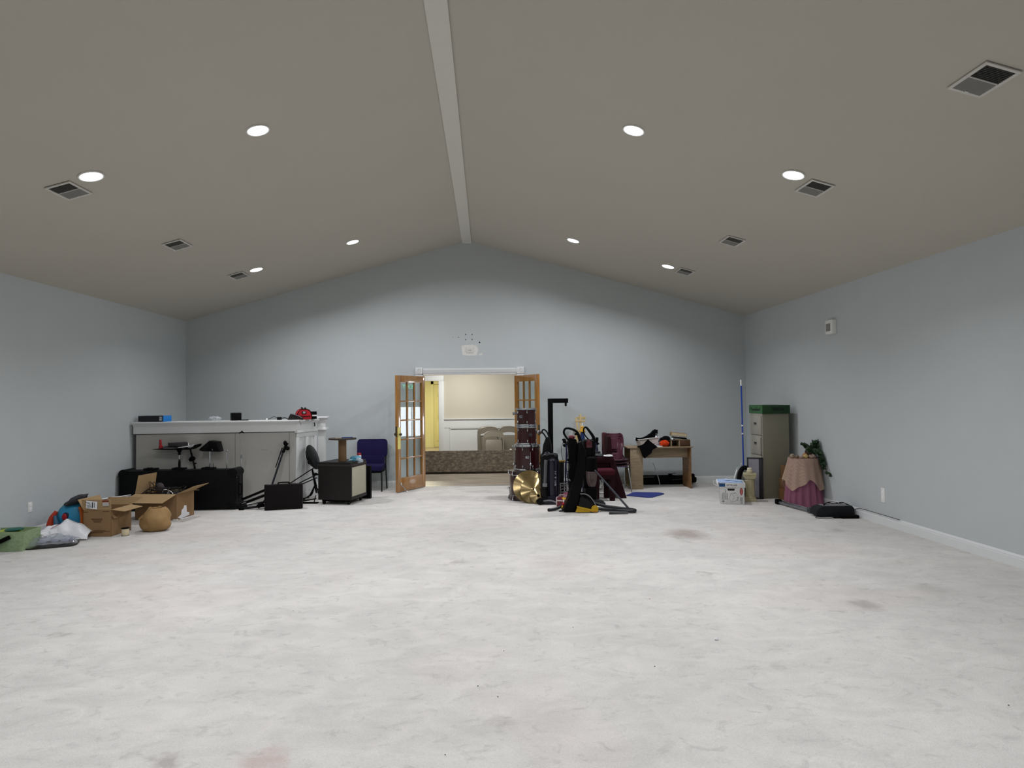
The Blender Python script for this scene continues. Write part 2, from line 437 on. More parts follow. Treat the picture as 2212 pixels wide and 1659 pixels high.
# french door leaves, swung into the room
oak = wood_mat('honey_oak', '#83561f', '#a4732f', 0.28, coat=1.0, grain=(14, 14, 1), scale=2.0)
glass = clear_mat('clear_glass', '#eef3f2', 0.25)
brass = mat('old_brass', '#5b4a2a', 0.4, metal=0.7)
def french_door(name, hinge, ang, side):
    """leaf along local +x from the hinge"""
    W_, H_ = 0.87, 2.055
    root = bpy.data.objects.new(name, None); C.objects.link(root); root.location = hinge; root.rotation_euler = (0, 0, ang); root['kind'] = 'structure'
    g = G(); t = .022
    g.b2((0, -t, 0.012), (.105, t, H_), bev=.003); g.b2((W_ - .105, -t, 0.012), (W_, t, H_), bev=.003)
    g.b2((.105, -t, H_ - .12), (W_ - .105, t, H_), bev=.003); g.b2((.105, -t, 0.012), (W_ - .105, t, .25), bev=.003)
    obj('door_frame', g, oak, root)
    x0, x1, z0, z1 = .105, W_ - .105, .25, H_ - .12
    g = G()
    for i in (1, 2): xx = x0 + (x1 - x0) * i / 3; g.b2((xx - .013, -.017, z0), (xx + .013, .017, z1), bev=.004)
    for j in range(1, 5): zz = z0 + (z1 - z0) * j / 5; g.b2((x0, -.015, zz - .013), (x1, .015, zz + .013), bev=.004)
    obj('muntin_grid', g, oak, root)
    for i in range(3):
        for j in range(5):
            xa = x0 + (x1 - x0) * i / 3; za = z0 + (z1 - z0) * j / 5
            obj('pane', G().b2((xa + .008, -.0025, za + .008), (xa + (x1 - x0) / 3 - .008, .0025, za + (z1 - z0) / 5 - .008)), glass, root)
    for z in (.24, 1.02, 1.80):
        g = G(); g.cyl((-.012, side * -.03, z - .06), (-.012, side * -.03, z + .06), .012, seg=10); g.b2((-.01, side * -.03 - .006, z - .055), (.05, side * -.024, z + .055)); g.b2((-.045, side * -.03 - .004, z - .055), (-.01, side * -.03 + .004, z + .055))
        obj('hinge', g, brass, root)
    g = G(); g.b2((W_ - .012, -.016, .98), (W_ + .004, .016, 1.16), bev=.003); g.cyl((W_ - .05, -.05, 1.02), (W_ - .05, .05, 1.02), .011, seg=10)
    g.ell((W_ - .05, -.06, 1.02), (.026, .018, .026)); g.ell((W_ - .05, .06, 1.02), (.026, .018, .026))
    obj('latch_plate', g, mat('dark_brass', '#4c4738', 0.4, metal=0.6), root)
    return root
dl = french_door('door_1', (-1.155, 12.165, 0), math.atan2(-0.74, -0.40), 1)
# flip-down holder near the foot and a yellow strip on the closing stile (face seen from the room is local +y)
g = G(); g.tube([(.78, .03, .15), (.73, .05, .085), (.69, .09, .012)], .006); g.cyl((.69, .09, .012), (.688, .10, .0), .012, seg=10); g.b2((.765, .02, .13), (.795, .034, .17))
obj('door_holder', g, chrome, dl)
obj('yellow_strip', G().b2((.775, .0225, .76), (.862, .0235, 1.14)), mat('strip_yellow', '#e9dd86', 0.6), dl)
dr = french_door('door_2', (0.555, 12.165, 0), math.atan2(-0.76, 0.36), -1)

# ------------------------------------------------------------------ the hall beyond
HC = 2.75
vinyl = wood_mat('vinyl_planks', '#756c61', '#b5a999', 0.3, grain=(1.2, 9, 1), scale=1.6)
struct('floor_hall', G().b2((-4.6, D + .02, -0.1), (4.7, 16.0, -0.001)), vinyl)
struct('trim_3', G().b2((X0 + .02, D - .005, -0.01), (X1 - .02, D + .035, 0.004), bev=.003), steel)
cream = mat('cream_wall', '#bfb8a8', 0.8, var=0.02, scale=2)
white_w = mat('wainscot_white', '#d5d7d5', 0.5, var=0.02)
g = G(); g.prism([(-4.6, 0), (-2.15, 0), (-2.15, 2.08), (-1.16, 2.08), (-1.16, 0), (4.7, 0), (4.7, HC), (-4.6, HC)], 16.0, 16.12)
struct('wall_far', g, cream)
struct('wall_hall_left', G().b2((-4.7, D + .14, 0), (-4.6, 16, HC)), cream)
struct('wall_hall_right', G().b2((4.7, D + .14, 0), (4.8, 16, HC)), cream)
struct('ceiling_hall', G().b2((-4.7, D + .14, HC), (4.8, 16.12, HC + .1)), white_w)
g = G()
g.b2((-1.03, 15.975, 0.10), (4.7, 15.999, 1.02)); g.b2((-1.03, 15.93, 1.13), (4.7, 15.999, 1.155), bev=.004); g.b2((-1.03, 15.955, 1.02), (4.7, 15.999, 1.13))
g.b2((-1.03, 15.951, 0), (4.7, 15.999, .14))
for x in (-1.03, 0.03, 1.1, 2.2, 3.3): g.b2((x, 15.96, .14), (x + .12, 15.99, 1.02))
g.b2((-1.03, 15.953, .93), (4.7, 15.99, 1.022)); 
for x in (-.89, .17, 1.24, 2.34): 
    g.b2((x, 15.955, .905), (x + .93, 15.975, .929)); g.b2((x, 15.956, .2), (x + .016, 15.975, .915))
struct('trim_4', g, white_w)
g = G()
g.b2((-1.16, 15.95, 0), (-1.03, 15.999, 2.16), bev=.004); g.b2((-2.28, 15.95, 0), (-2.15, 15.999, 2.16), bev=.004); g.b2((-2.28, 15.94, 2.08), (-1.03, 15.999, 2.21), bev=.004)
g.b2((-1.165, 15.99, 0), (-1.145, 16.13, 2.08)); g.b2((-2.17, 15.99, 0), (-2.15, 16.13, 2.08))
struct('trim_5', g, white_w)
yel = mat('yellow_wall', '#d9d4a2', 0.7, var=0.02)
yeld = mat('yellow_door_paint', '#d2ca92', 0.5, var=0.02)
struct('floor_inner', G().b2((-4.6, 16.0, -.1), (1.0, 22.4, 0)), vinyl)
g = G(); g.b2((-4.6, 22.3, 0), (1.0, 22.4, HC)); struct('wall_inner_back', g, yel)
g = G(); g.b2((-4.7, 16.12, 0), (-4.6, 22.4, HC)); struct('wall_inner_left', g, yel)
g = G(); g.b2((1.0, 16.12, 0), (1.1, 22.4, HC)); struct('wall_inner_right', g, yel)
struct('ceiling_inner', G().b2((-4.7, 16.12, HC), (1.1, 22.4, HC + .1)), white_w)
# six-panel door at the end of the inner room
d3 = bpy.data.objects.new('door_3', None); C.objects.link(d3); d3.location = (-1.78, 22.27, 0); d3['kind'] = 'structure'
g = G(); g.b2((0, -.02, .01), (.9, .02, 2.14), bev=.003)
obj('door_slab', g, yeld, d3)
for px_ in (.1, .5):
    for z0, z1 in ((.2, .85), (1.0, 1.6), (1.72, 2.0)):
        g = G(); g.b2((px_, -.03, z0), (px_ + .3, -.019, z1), bev=.01); obj('panel', g, yeld, d3)
g = G(); g.b2((-.1, -.035, 0), (-.005, .02, 2.25), bev=.003); g.b2((.905, -.035, 0), (1.0, .02, 2.25), bev=.003); g.b2((-.1, -.035, 2.15), (1.0, .02, 2.25), bev=.003)
obj('door_casing', g, yel, d3)
g = G(); g.b2((-2.2, 22.25, 0), (-2.1, 22.3, 2.25)); g.b2((-2.45, 22.25, 0), (-2.2, 22.28, .12)); struct('trim_6', g, yel)
# daylight window of the hall and the exit sign beside it, both seen mirrored in the left leaf
wn = bpy.data.objects.new('window_1', None); C.objects.link(wn); wn.location = (4.7, 14.85, 1.0); wn['kind'] = 'structure'
day = mat('daylight', '#f4f8ff', 0.5, var=0.02, emit=11.0, ecol='#f2f7ff')
obj('pane', G().b2((-.012, -.62, -.40), (-.004, .62, .42)), day, wn)
g = G()
for a, b_ in (((-.03, -.68, -.46), (0, -.62, .48)), ((-.03, .62, -.46), (0, .68, .48)), ((-.03, -.68, -.46), (0, .68, -.40)), ((-.03, -.68, .42), (0, .68, .48)), ((-.02, -.015, -.4), (0, .015, .42))): g.b2(a, b_)
obj('window_frame', g, white_w, wn)
ex = thing('exit_sign', 'white exit sign with green letters in the hall, mirrored in the left door glass', 'sign', (4.69, 14.70, 1.99))
obj('sign_body', G().b2((-.05, -.17, -.095), (.0, .17, .095), bev=.006), mat('sign_white', '#8f9a98', 0.5), ex)
text('lettering', 'EXIT', 0.17, mat('exit_green', '#3fe0a0', 0.5, emit=8.0, ecol='#35e39a'), ex, T(-.052, 0, 0) @ RZ(-PI / 2), sx=0.95)
# ceiling panels that light the hall and the inner room
def hall_lamp(loc, w_, power, colr, label):
    t = thing('ceiling_light_panel', label, 'light', loc)
    g = G(); g.b2((-w_ / 2 - .02, -w_ / 2 - .02, -.03), (w_ / 2 + .02, w_ / 2 + .02, 0), bev=.004); obj('housing', g, white_pl, t)
    ld = bpy.data.lights.new('panel_lamp', 'AREA'); ld.size = w_; ld.energy = power; ld.color = colr
    lo = bpy.data.objects.new('panel_lamp', ld); C.objects.link(lo); lo.location = (0, 0, -.034); lo.parent = t
hall_lamp((-0.6, 14.6, HC), 0.5, 60, (1.0, 0.985, 0.96), 'square ceiling light of the hall beyond the doorway')
hall_lamp((2.4, 14.4, HC), 0.5, 20, (1.0, 0.985, 0.96), 'square ceiling light at the right end of the hall')
hall_lamp((-1.9, 19.8, HC), 0.5, 120, (1.0, 0.93, 0.68), 'warm ceiling light of the yellow inner room')

# ------------------------------------------------------------------ downlights and vents
AL = math.atan((ZR - ZL) / (XC - XL)); AR = -math.atan((ZR - ZE) / (XR - XC))
lens_m = mat('lamp_lens', '#ffffff', 0.4, var=0.01, emit=6.0, ecol='#f6fbff')
rows = [(5.98, 'second row'), (10.21, 'row nearest the end wall'), (1.75, 'row behind the viewer'), (-2.48, 'row by the front wall')]
cols = [(-3.56, 'by the left eave'), (-2.07, 'left of the ridge'), (1.41, 'right of the ridge'), (2.93, 'by the right eave')]
proto = None
for yy, rn in rows:
    for xx, cn in cols:
        if yy < 0: continue
        t = thing('downlight', 'recessed downlight %s, %s' % (cn, 'larger nearer row' if yy == 5.98 else rn), 'light', (xx, yy, ceil_z(xx)), group='recessed downlights in the sloping ceiling', rot=(0, -AL if xx < XC else -AR, 0))
        if proto is None:
            proto = t
            g = G(); g.torus((0, 0, -.003), .098, .008, n=28, seg=6); g.lathe([(.1, 0), (.1, -.006), (.097, -.008), (.095, -.004)], 28, caps=False); obj('trim_ring', g, white_pl, t)
            obj('lens', G().cyl((0, 0, -.003), (0, 0, -.006), .095, seg=28), lens_m, t)
            ld = bpy.data.lights.new('downlight_lamp', 'AREA'); ld.shape = 'DISK'; ld.size = 0.18; ld.energy = LAMP_W; ld.spread = math.radians(152); ld.color = LAMP_COL
            lo = bpy.data.objects.new('lamp', ld); C.objects.link(lo); lo.location = (0, 0, -.009); lo.parent = t
        else:
            for ch in kids(proto):
                c = ch.copy(); C.objects.link(c); c.parent = t
ventw = mat('vent_white', '#c9c6bf', 0.5, var=0.02)
ventd = mat('vent_dark', '#2c2b29', 0.7)
ventg = mat('vent_grey', '#7b7a76', 0.6)
vp = None
for xx, yy, lb in [(-3.85, 6.13, 'ceiling vent beside the leftmost downlight'), (-3.85, 8.25, 'ceiling vent midway along the left slope'), (-3.85, 10.27, 'small far ceiling vent beside the left far downlight'),
                   (3.21, 3.99, 'largest ceiling vent, nearest on the right slope'), (3.21, 6.13, 'ceiling vent beside the rightmost downlight'), (3.21, 8.24, 'ceiling vent midway along the right slope'), (3.21, 10.25, 'small far ceiling vent beside the right far downlight'), (-3.85, 3.99, 'ceiling vent on the left slope, out of view')]:
    if 'out of view' in lb: continue
    t = thing('ceiling_vent', 'white framed ' + lb, 'vent', (xx, yy, ceil_z(xx)), group='square air vents in the sloping ceiling', rot=(0, -AL if xx < XC else -AR, 0))
    if vp is None:
        vp = t
        g = G()
        for a, b_ in (((-.118, -.172, -.010), (.118, -.148, 0)), ((-.118, .148, -.010), (.118, .172, 0)), ((-.118, -.148, -.010), (-.096, .148, 0)), ((.096, -.148, -.010), (.118, .148, 0)), ((-.096, -.004, -.009), (.096, .004, 0))): g.b2(a, b_, bev=.002)
        obj('vent_frame', g, ventw, t)
        g = G(); g.b2((-.1, -.15, -.002), (.1, .15, -.0005)); obj('duct_opening', g, ventd, t)
        for y0, s_ in ((-.145, 1), (.006, 1)):
            g = G()
            for k in range(9): g.box((0, y0 + .010 + k * .0155, -.006), (.194, .0135 if y0 > 0 else .007, .0012), RX(-.35 if y0 > 0 else 1.1))
            obj('louvre_bank', g, ventg, t)
        g = G(); g.b2((-.012, .135, -.014), (.012, .15, -.004)); obj('damper_tab', g, ventw, t)
    else:
        for ch in kids(vp): c = ch.copy(); C.objects.link(c); c.parent = t

# ------------------------------------------------------------------ fittings on the walls
t = thing('motion_sensor', 'small white box sensor high on the right wall', 'sensor', (XR, 9.03, 2.60))
obj('housing', G().b2((-.07, -.09, -.1), (0, .09, .1), bev=.012), white_pl, t)
obj('sensor_window', G().b2((-.076, -.05, -.06), (-.069, .06, .05), bev=.004), mat('sensor_lens', '#8d8a86', 0.4), t)
t = thing('wall_outlet', 'white power outlet low on the right wall', 'outlet', (XR, 7.95, .37))
obj('cover_plate', G().b2((-.006, -.037, -.09), (0, .037, .09), bev=.002), white_pl, t)
obj('socket', G().b2((-.009, -.017, .015), (-.005, .017, .05), bev=.002), paper, t); obj('socket', G().b2((-.009, -.017, -.05), (-.005, .017, -.015), bev=.002), paper, t)
t = thing('wall_outlet', 'white power outlet low on the left wall', 'outlet', (XL, 8.1, .37))
obj('cover_plate', G().b2((0, -.035, -.060), (.006, .035, .060), bev=.002), white_pl, t)
obj('socket', G().b2((.005, -.017, .008), (.009, .017, .04), bev=.002), paper, t); obj('socket', G().b2((.005, -.017, -.04), (.009, .017, -.008), bev=.002), paper, t)
t = thing('wall_plate', 'raised square plate on a white patch above the double doors', 'plate', (-.295, D, 2.545))
rp = [(-.155, .09), (-.15, -.005), (-.14, -.095), (.0, -.105), (.135, -.10), (.14, -.05), (.158, -.01), (.15, .045), (.13, .085), (.05, .105), (-.08, .1)]
obj('paint_patch', G().prism(rp, -.0015, -.0004), mat('patch_white', '#d6d5d0', 0.8), t)
obj('cover_plate', G().b2((-.065, -.014, -.05), (.065, -.001, .05), bev=.004), mat('plate_white', '#cfd0cd', 0.5), t)
g = G()
for k in range(5): g.b2((-.035 + k * .014, -.0152, -.012), (-.026 + k * .014, -.0138, .006))
obj('embossed_marks', g, mat('plate_grey', '#a6a6a3', 0.6), t)
g = G()
for (x, z) in ((-.37, 2.84), (-.25, 2.84), (-.37, 2.745), (-.25, 2.745)): g.cyl((x, D - .0015, z), (x, D + .002, z), .010, seg=10)
g.cyl((-.11, D - .0015, 2.69), (-.11, D + .002, 2.69), .014, seg=8); g.b2((-.615, D - .001, 2.786), (-.60, D, 2.792)); g.b2((-.52, D - .001, 2.786), (-.49, D, 2.792))
obj('screw_holes', g, blackm, wb)
g = G(); g.prism([(-.14, 2.46), (-.10, 2.475), (-.075, 2.50), (-.06, 2.47), (-.06, 2.445), (-.12, 2.445)], D - .0015, D - .0003); obj('paint_patch', g, mat('patch_white', '#d6d5d0', 0.8), wb)
# ------------------------------------------------------------------ panelled booth at the left
A0, B0, C0 = Vector((XL + .030, 10.36, 0)), Vector((-3.08, 10.63, 0)), Vector((-2.93, 11.30, 0))
aF = math.atan2(B0.y - A0.y, B0.x - A0.x); LF = (B0 - A0).length
aS = math.atan2(C0.y - B0.y, C0.x - B0.x); LS = (C0 - B0).length
booth = thing('sound_booth', 'white panelled half-height booth built across the left rear corner', 'booth', tuple(A0))
MF = RZ(aF); MS = T(*(B0 - A0)) @ RZ(aS)
g = G(MF); g.b2((.03, 0, 0), (LF, .10, 1.13)); obj('front_panel', g, mat('booth_front_shade', '#b2b0aa', 0.6, var=0.02), booth)  # darker than the other booth parts: the front's shade is put into its colour
g = G(MF)
for x in (1.50, 2.33): g.b2((x - .002, -.0015, .02), (x + .002, .002, 1.13))
g.b2((0.004, -.002, 0), (.028, .05, 1.28)); g.b2((0.02, -.0015, 1.118), (LF, .002, 1.13)); g.b2((1.9, -.001, .84), (1.99, .001, .843))
obj('panel_joints', g, mat('joint_dark_gap', '#4a4548', 0.9), booth)  # dark strips for the panel seams and the left edge gap
g = G(MF); g.b2((.0, -.03, 1.13), (LF + .03, .10, 1.25), bev=.003); g.M = MS; g.b2((-.005, -.03, 1.13), (LS, .10, 1.25), bev=.003); g.b2((-.03, -.045, 1.105), (LS + .01, .0, 1.145), bev=.006)
obj('fascia', g, white_p, booth)
g = G(MF)
for z0, z1, p in ((1.245, 1.262, .042), (1.26, 1.276, .055), (1.274, 1.290, .072)):
    g.M = MF; g.b2((.0, -p, z0), (LF + p * .9, .10, z1), bev=.004); g.M = MS; g.b2((-p * .3, -p, z0), (LS + .01, .10, z1), bev=.004)
obj('crown_molding', g, white_p, booth)
g = G(MF); g.b2((.0, -.09, 1.289), (LF + .085, .20, 1.318), bev=.006); g.M = MS; g.b2((.0, -.09, 1.289), (LS - .05, .20, 1.3175), bev=.006)
obj('ledge', g, white_p, booth)
g = G(MS); g.b2((.0, 0, 0), (LS, .10, 1.13)); 
for x0, x1 in ((0, .09), (.30, .40), (.60, LS)): g.b2((x0, -.018, .02), (x1, 0, 1.12), bev=.003)
g.b2((0, -.02, 1.03), (LS, 0, 1.11), bev=.003); g.b2((0, -.022, 0), (LS, 0, .12), bev=.004)
g.b2((.02, -.03, .12), (.25, -.01, .135)); g.b2((.42, -.03, .12), (LS, -.01, .135))
obj('side_panel', g, white_p, booth)
post = thing('newel_post', 'square white capped post standing at the end of the booth', 'post', (-2.84, 11.36, 0))
g = G(); g.b2((-.055, -.055, 0), (.055, .055, 1.12), bev=.003); g.b2((-.07, -.07, 0), (.07, .07, .13), bev=.004); obj('shaft', g, white_p, post)
g = G(); g.b2((-.075, -.075, 1.15), (.075, .075, 1.31), bev=.003); g.b2((-.095, -.095, 1.115), (.095, .095, 1.155), bev=.008); obj('collar', g, white_p, post)
g = G(); g.b2((-.085, -.085, 1.305), (.085, .085, 1.325), bev=.004); g.b2((-.115, -.115, 1.322), (.115, .115, 1.35), bev=.006); obj('cap', g, white_p, post)

LZ = 1.3195
def onledge(x, back=0.05):
    """ledge point at world x, a little behind the front edge"""
    t_ = (x - A0.x) / math.cos(aF); return (x - math.sin(aF) * back, A0.y + math.sin(aF) * t_ + math.cos(aF) * back, LZ)
t = thing('toner_box', 'long black box with a bright blue end, on the booth ledge', 'box', onledge(-5.19, .06), rz=-0.20)
obj('carton', G().b2((-.25, -.09, 0), (.19, .09, .092), bev=.003), mat('box_black', '#1b1b1f', 0.5), t)
obj('blue_end', G().b2((.178, -.0925, -.0005), (.194, .0925, .0935), bev=.002), mat('box_blue', '#1f79c4', 0.5), t)
g = G()
for k in range(5): g.b2((.12, -.0935, .015 + k * .014), (.165, -.0905, .022 + k * .014))
obj('printed_panel', g, paper, t)
crinkle = clear_mat('crinkled_film', '#f2f5f6', 0.6, rough=0.15, film=0.35, fcol='#dfe3e6')
def crumple(name, r, m, parent=None, seed=1, amp=.35, sub=1, flat=0.0, **k):
    rnd = random.Random(seed); g = G(); g.ell((0, 0, 0), r, u=14, v=9)
    for v in g.bm.verts:
        f = 1 + rnd.uniform(-amp, amp); v.co *= f
        if v.co.z < -r[2] * flat and flat: v.co.z = -r[2] * flat
    return obj(name, g, m, parent, ang=25, **k)
x, y, z = onledge(-4.32)
o = crumple('plastic_wrap', (.085, .05, .035), crinkle, loc=(x, y, z + .034), seed=3, flat=.9); tag(o, 'crumpled clear plastic wrap on the booth ledge', 'wrapper')
x, y, z = onledge(-4.01, .07)
t = thing('cube_speaker', 'small black cube speaker on the booth ledge', 'speaker', (x, y, z), rz=.5)
obj('cabinet', G().b2((-.075, -.075, 0), (.075, .075, .125), bev=.01), black, t); obj('grille', G().b2((-.065, -.079, .01), (.065, -.073, .115), bev=.004), blackfab, t)
x, y, z = onledge(-3.87, .03)
tag(obj('phone_case', G().b2((-.06, -.035, 0), (.06, .035, .012), bev=.004), blackm, loc=(x, y, z), rot=(0, 0, .2)), 'flat dark gadget lying beside the cube speaker', 'gadget')
x, y, z = onledge(-3.53, .04)
g = G(); g.lathe([(.014, 0), (.014, .008), (.009, .014), (.011, .024), (.004, .03)], 14); tag(obj('drawer_pull', g, white_pl, loc=(x, y, z)), 'tiny white knob standing on the booth ledge', 'knob')
x, y, z = onledge(-3.34, .05)
t = thing('power_adapter', 'black power adapter with its cable on the booth ledge', 'adapter', (x, y, z), rz=.2)
obj('adapter_block', G().b2((-.035, -.025, 0), (.035, .025, .045), bev=.006), black, t)
g = G(); g.tube([(-.035, 0, .03), (-.08, .0, .055), (-.13, .01, .03), (-.2, .02, .004)], .004, n=5); g.tube([(.035, 0, .02), (.09, -.01, .03), (.13, .02, .012), (.17, .0, .02), (.24, .01, .004)], .004, n=5); g.tube([(.03, .01, .03), (.08, .03, .035), (.16, .03, .005)], .003, n=5)
obj('cable', g, black, t)
# red tool bag
t = thing('tool_bag', 'red domed tool bag with black piping on the booth ledge', 'bag', (-3.00, 10.80, 1.319), rz=0.45)
t.scale = (.88, .88, .9)
redfab = mat('red_fabric', '#b4202c', 0.75, bump=0.3, bscale=120)
def bagf(u, v):
    a = u * PI; return (-.125 * math.cos(a) * (1 if abs(math.cos(a)) < .7 else 1), -.085 + .17 * v, .0 + .185 * math.sin(a) ** .55)
prof = [(-.135, 0), (-.14, .05), (-.125, .12), (-.09, .17), (-.04, .19), (.04, .19), (.09, .17), (.125, .12), (.14, .05), (.135, 0)]
obj('bag_body', G().prism(prof, -.09, .09, bev=.02), redfab, t)
g = G()
for yy in (-.092, .092): g.tube([(x * .97, yy, z * .97 + .003) for x, z in prof], .006, n=3)
g.tube([(-.11, -.096, .06), (0, -.1, .055), (.11, -.096, .06)], .006, n=4)
obj('piping', g, blackfab, t)
g = G(); g.tube([(-.03, -.06, .185), (-.03, -.05, .212), (-.03, .05, .212), (-.03, .06, .185)], .009, n=4); g.tube([(.03, -.06, .185), (.03, -.05, .206), (.03, .05, .206), (.03, .06, .185)], .009, n=4)
obj('handle', g, blackfab, t)
obj('badge', G().b2((-.045, -.098, .10), (.03, -.091, .15), bev=.003), blackm, t)
g = G(); g.b2((-.03, -.1, .13), (.015, -.0975, .14)); g.b2((-.03, -.1, .112), (.015, -.0975, .12)); obj('badge_print', g, paper, t)
t = thing('cable_pouch', 'dark pouch slumped in front of the red bag', 'pouch', (-3.085, 10.655, 1.319), rz=.1)
g = G(); g.prism([(-.12, 0), (-.10, .05), (-.075, .10), (-.02, .088), (.06, .06), (.11, .025), (.115, 0)], -.045, .045, bev=.012); obj('pouch_body', g, mat('dark_brown_fabric', '#241f1e', 0.85), t)
g = G(); g.tube([(-.08, -.046, .098), (-.02, -.05, .085), (.06, -.05, .058), (.1, -.048, .03)], .004, n=4); obj('zip', g, steel, t)
t = thing('small_carton', 'small black and white carton behind the red bag', 'box', (-2.885, 10.98, 1.319), rz=.2)
obj('carton', G().b2((-.05, -.05, 0), (.05, .05, .125), bev=.002), blackm, t); obj('white_band', G().b2((-.051, -.052, .048), (.052, .051, .07)), paper, t)
g = G(); g.tube([(0, 0, .0), (.0, -.022, -.002), (.004, -.025, -.04), (.02, -.026, -.09)], .004, n=4); tag(obj('hanging_cord', g, mat('brown_cord', '#57504a', 0.7), loc=(-2.992, 10.575, 1.326)), 'short thin cord dangling over the booth ledge corner', 'cord')
g = G(); g.tube([(0, 0, .03), (.012, -.004, .005), (.008, -.006, -.03)], .009, n=3); tag(obj('door_catch', g, black, loc=(-2.915, 11.13, 1.22)), 'small black catch on the booth side fascia', 'latch')

# ------------------------------------------------------------------ long wheeled case
t = thing('keyboard_case', 'long black hard shell case on its edge against the booth', 'case', (-5.50, 9.93, 0.0))
cshell = mat('case_black', '#040507', 0.5, bump=0.25, spec=0.16, bscale=150)
g = G(); g.prism(rrect(1.72, .58, .05, 5, .88, .305), 0, .13, bev=.02); g.prism(rrect(1.72, .58, .05, 5, .88, .305), .14, .27, bev=.02); obj('shell', g, cshell, t)
g = G(); g.prism(rrect(1.735, .595, .05, 5, .88, .305), .122, .148, bev=.004); obj('seam_band', g, mat('case_trim', '#2a2c2e', 0.4, metal=.5), t)
for cx, cz in ((.075, .55), (1.685, .55)):
    g = G(); g.cyl((cx, -.004, cz), (cx, .274, cz), .070, seg=26); obj('corner_wheel', g, cshell, t)
    g = G(); g.torus((cx, -.004, cz), .052, .006, RX(PI / 2), n=20, seg=6); obj('wheel_rim', g, black, t)
for cx in (.09, 1.68):
    g = G(); g.b2((cx - .085, -.006, 0.0), (cx + .075, .276, .12), bev=.035, seg=3); obj('corner_bumper', g, cshell, t)
for i, cx in enumerate((.42, .84, 1.28)):
    g = G(); g.b2((cx - .10, .09, .585), (cx + .10, .18, .628), bev=.012); g.b2((cx - .04, .085, .59), (cx + .04, .10, .64), bev=.004); obj('latch', g, cshell, t)
g = G(); g.tube([(1.735, .13, .37), (1.77, .13, .36), (1.77, .13, .22), (1.735, .13, .21)], .014, n=4); obj('handle', g, black, t)
g = G()
for cx in (.95, 1.0, 1.34, 1.62): g.cyl((cx, .10, .60), (cx, .16, .604), .007, seg=8)
g.b2((1.3, .1, .012), (1.6, .12, .018)); g.b2((1.72, .0, .48), (1.742, .02, .49)); obj('rivets', g, chrome, t)

# ------------------------------------------------------------------ music stand with its load
t = thing('music_stand', 'black music stand with a flat desk loaded with papers', 'stand', (-4.79, 10.30, 0))
obj('desk', G().prism([(-.33, .895), (.22, .888), (.30, .93), (.31, .965), (.30, .965), (.285, .938), (.215, .898), (-.33, .90)], -.12, .12), blackm, t)
g = G(); g.cyl((.02, 0, .84), (.02, 0, .89), .022, .05, seg=14); g.cyl((.02, 0, .80), (.02, 0, .845), .02, seg=12); obj('desk_clamp', g, black, t)
g = G(); g.cyl((.02, 0, .70), (.02, 0, .82), .008, seg=10); obj('inner_tube', g, chrome, t)
g = G(); g.cyl((.02, 0, .10), (.02, 0, .69), .017, seg=12); g.cyl((.02, 0, .68), (.02, 0, .735), .019, .009, seg=12); obj('outer_tube', g, black, t)
for k in range(3):
    a = k * 2 * PI / 3 + .5; g = G(); g.tube([(.02, 0, .2), (.02 + .05 * math.cos(a), .05 * math.sin(a) , .12), (.02 + .09 * math.cos(a), .09 * math.sin(a), .008)], .008, n=3); obj('leg', g, black, t)
t = thing('mic_stand', 'black microphone stand with a bulky clutch beside the music stand', 'stand', (-4.60, 10.42, 0))
g = G(); g.cyl((.03, -.02, .05), (.02, -.02, .60), .019, .016, seg=12); g.cyl((.02, -.02, .60), (-.005, -.02, .70), .014, seg=10); obj('outer_tube', g, black, t)
g = G(); g.ell((-.01, -.03, .735), (.045, .035, .035)); g.cyl((-.03, -.05, .72), (-.03, -.01, .72), .03, seg=12); g.cyl((.01, -.03, .65), (.05, -.03, .66), .01, seg=8); obj('clutch', g, blackm, t)
g = G(); g.cyl((-.015, -.03, .76), (-.045, -.03, .885), .016, .011, seg=10); obj('inner_tube', g, black, t)
g = G(); g.lathe([(.11, 0), (.11, .012), (.03, .03), (.02, .05)], 20, M=T(.03, -.035, 0)); obj('base', g, black, t)
# on the desk
t = thing('red_lighter', 'red stick upright at the left of the music stand', 'holder', (-5.05, 10.28, .9005))
g = G(); g.cyl((.003, 0, 0), (0, 0, .13), .022, .016, seg=12); g.ell((0, 0, .13), (.016, .016, .018)); g.cyl((.006, 0, 0), (.006, 0, .05), .03, .026, seg=12); obj('stick', g, red, t)
t = thing('folder', 'dark folder of papers lying open on the music stand', 'folder', (-4.79, 10.30, .9005))
g = G(); g.box((-.06, 0, .008), (.34, .20, .010), RZ(.1) @ RY(.02)); g.box((-.04, -.01, .024), (.30, .19, .008), RZ(-.08) @ RY(.05)); obj('covers', g, mat('folder_black', '#1c1c1f', 0.6), t)
g = G(); g.box((-.03, -.005, .016), (.30, .185, .004), RZ(.04)); g.box((.12, -.02, .032), (.20, .18, .003), RZ(.35) @ RY(-.10)); g.box((.15, .0, .040), (.20, .17, .003), RZ(.1) @ RY(-.16)); g.box((.16, -.01, .028), (.22, .18, .002), RZ(-.15) @ RY(-.12)); obj('sheets', g, paper, t)
t = thing('black_binder', 'thick black boxed book on top of the music stand papers', 'book', (-4.77, 10.30, .946), rz=.55)
obj('cover', G().b2((-.15, -.10, .0), (.11, .10, .048), bev=.004), mat('binder_black', '#141416', 0.5), t); obj('page_block', G().b2((.109, -.095, .005), (.118, .095, .043)), paper, t)
g = G(); g.b2((.117, -.06, .012), (.1195, -.01, .036)); g.b2((.117, .02, .014), (.1195, .07, .02)); obj('print', g, ink, t)

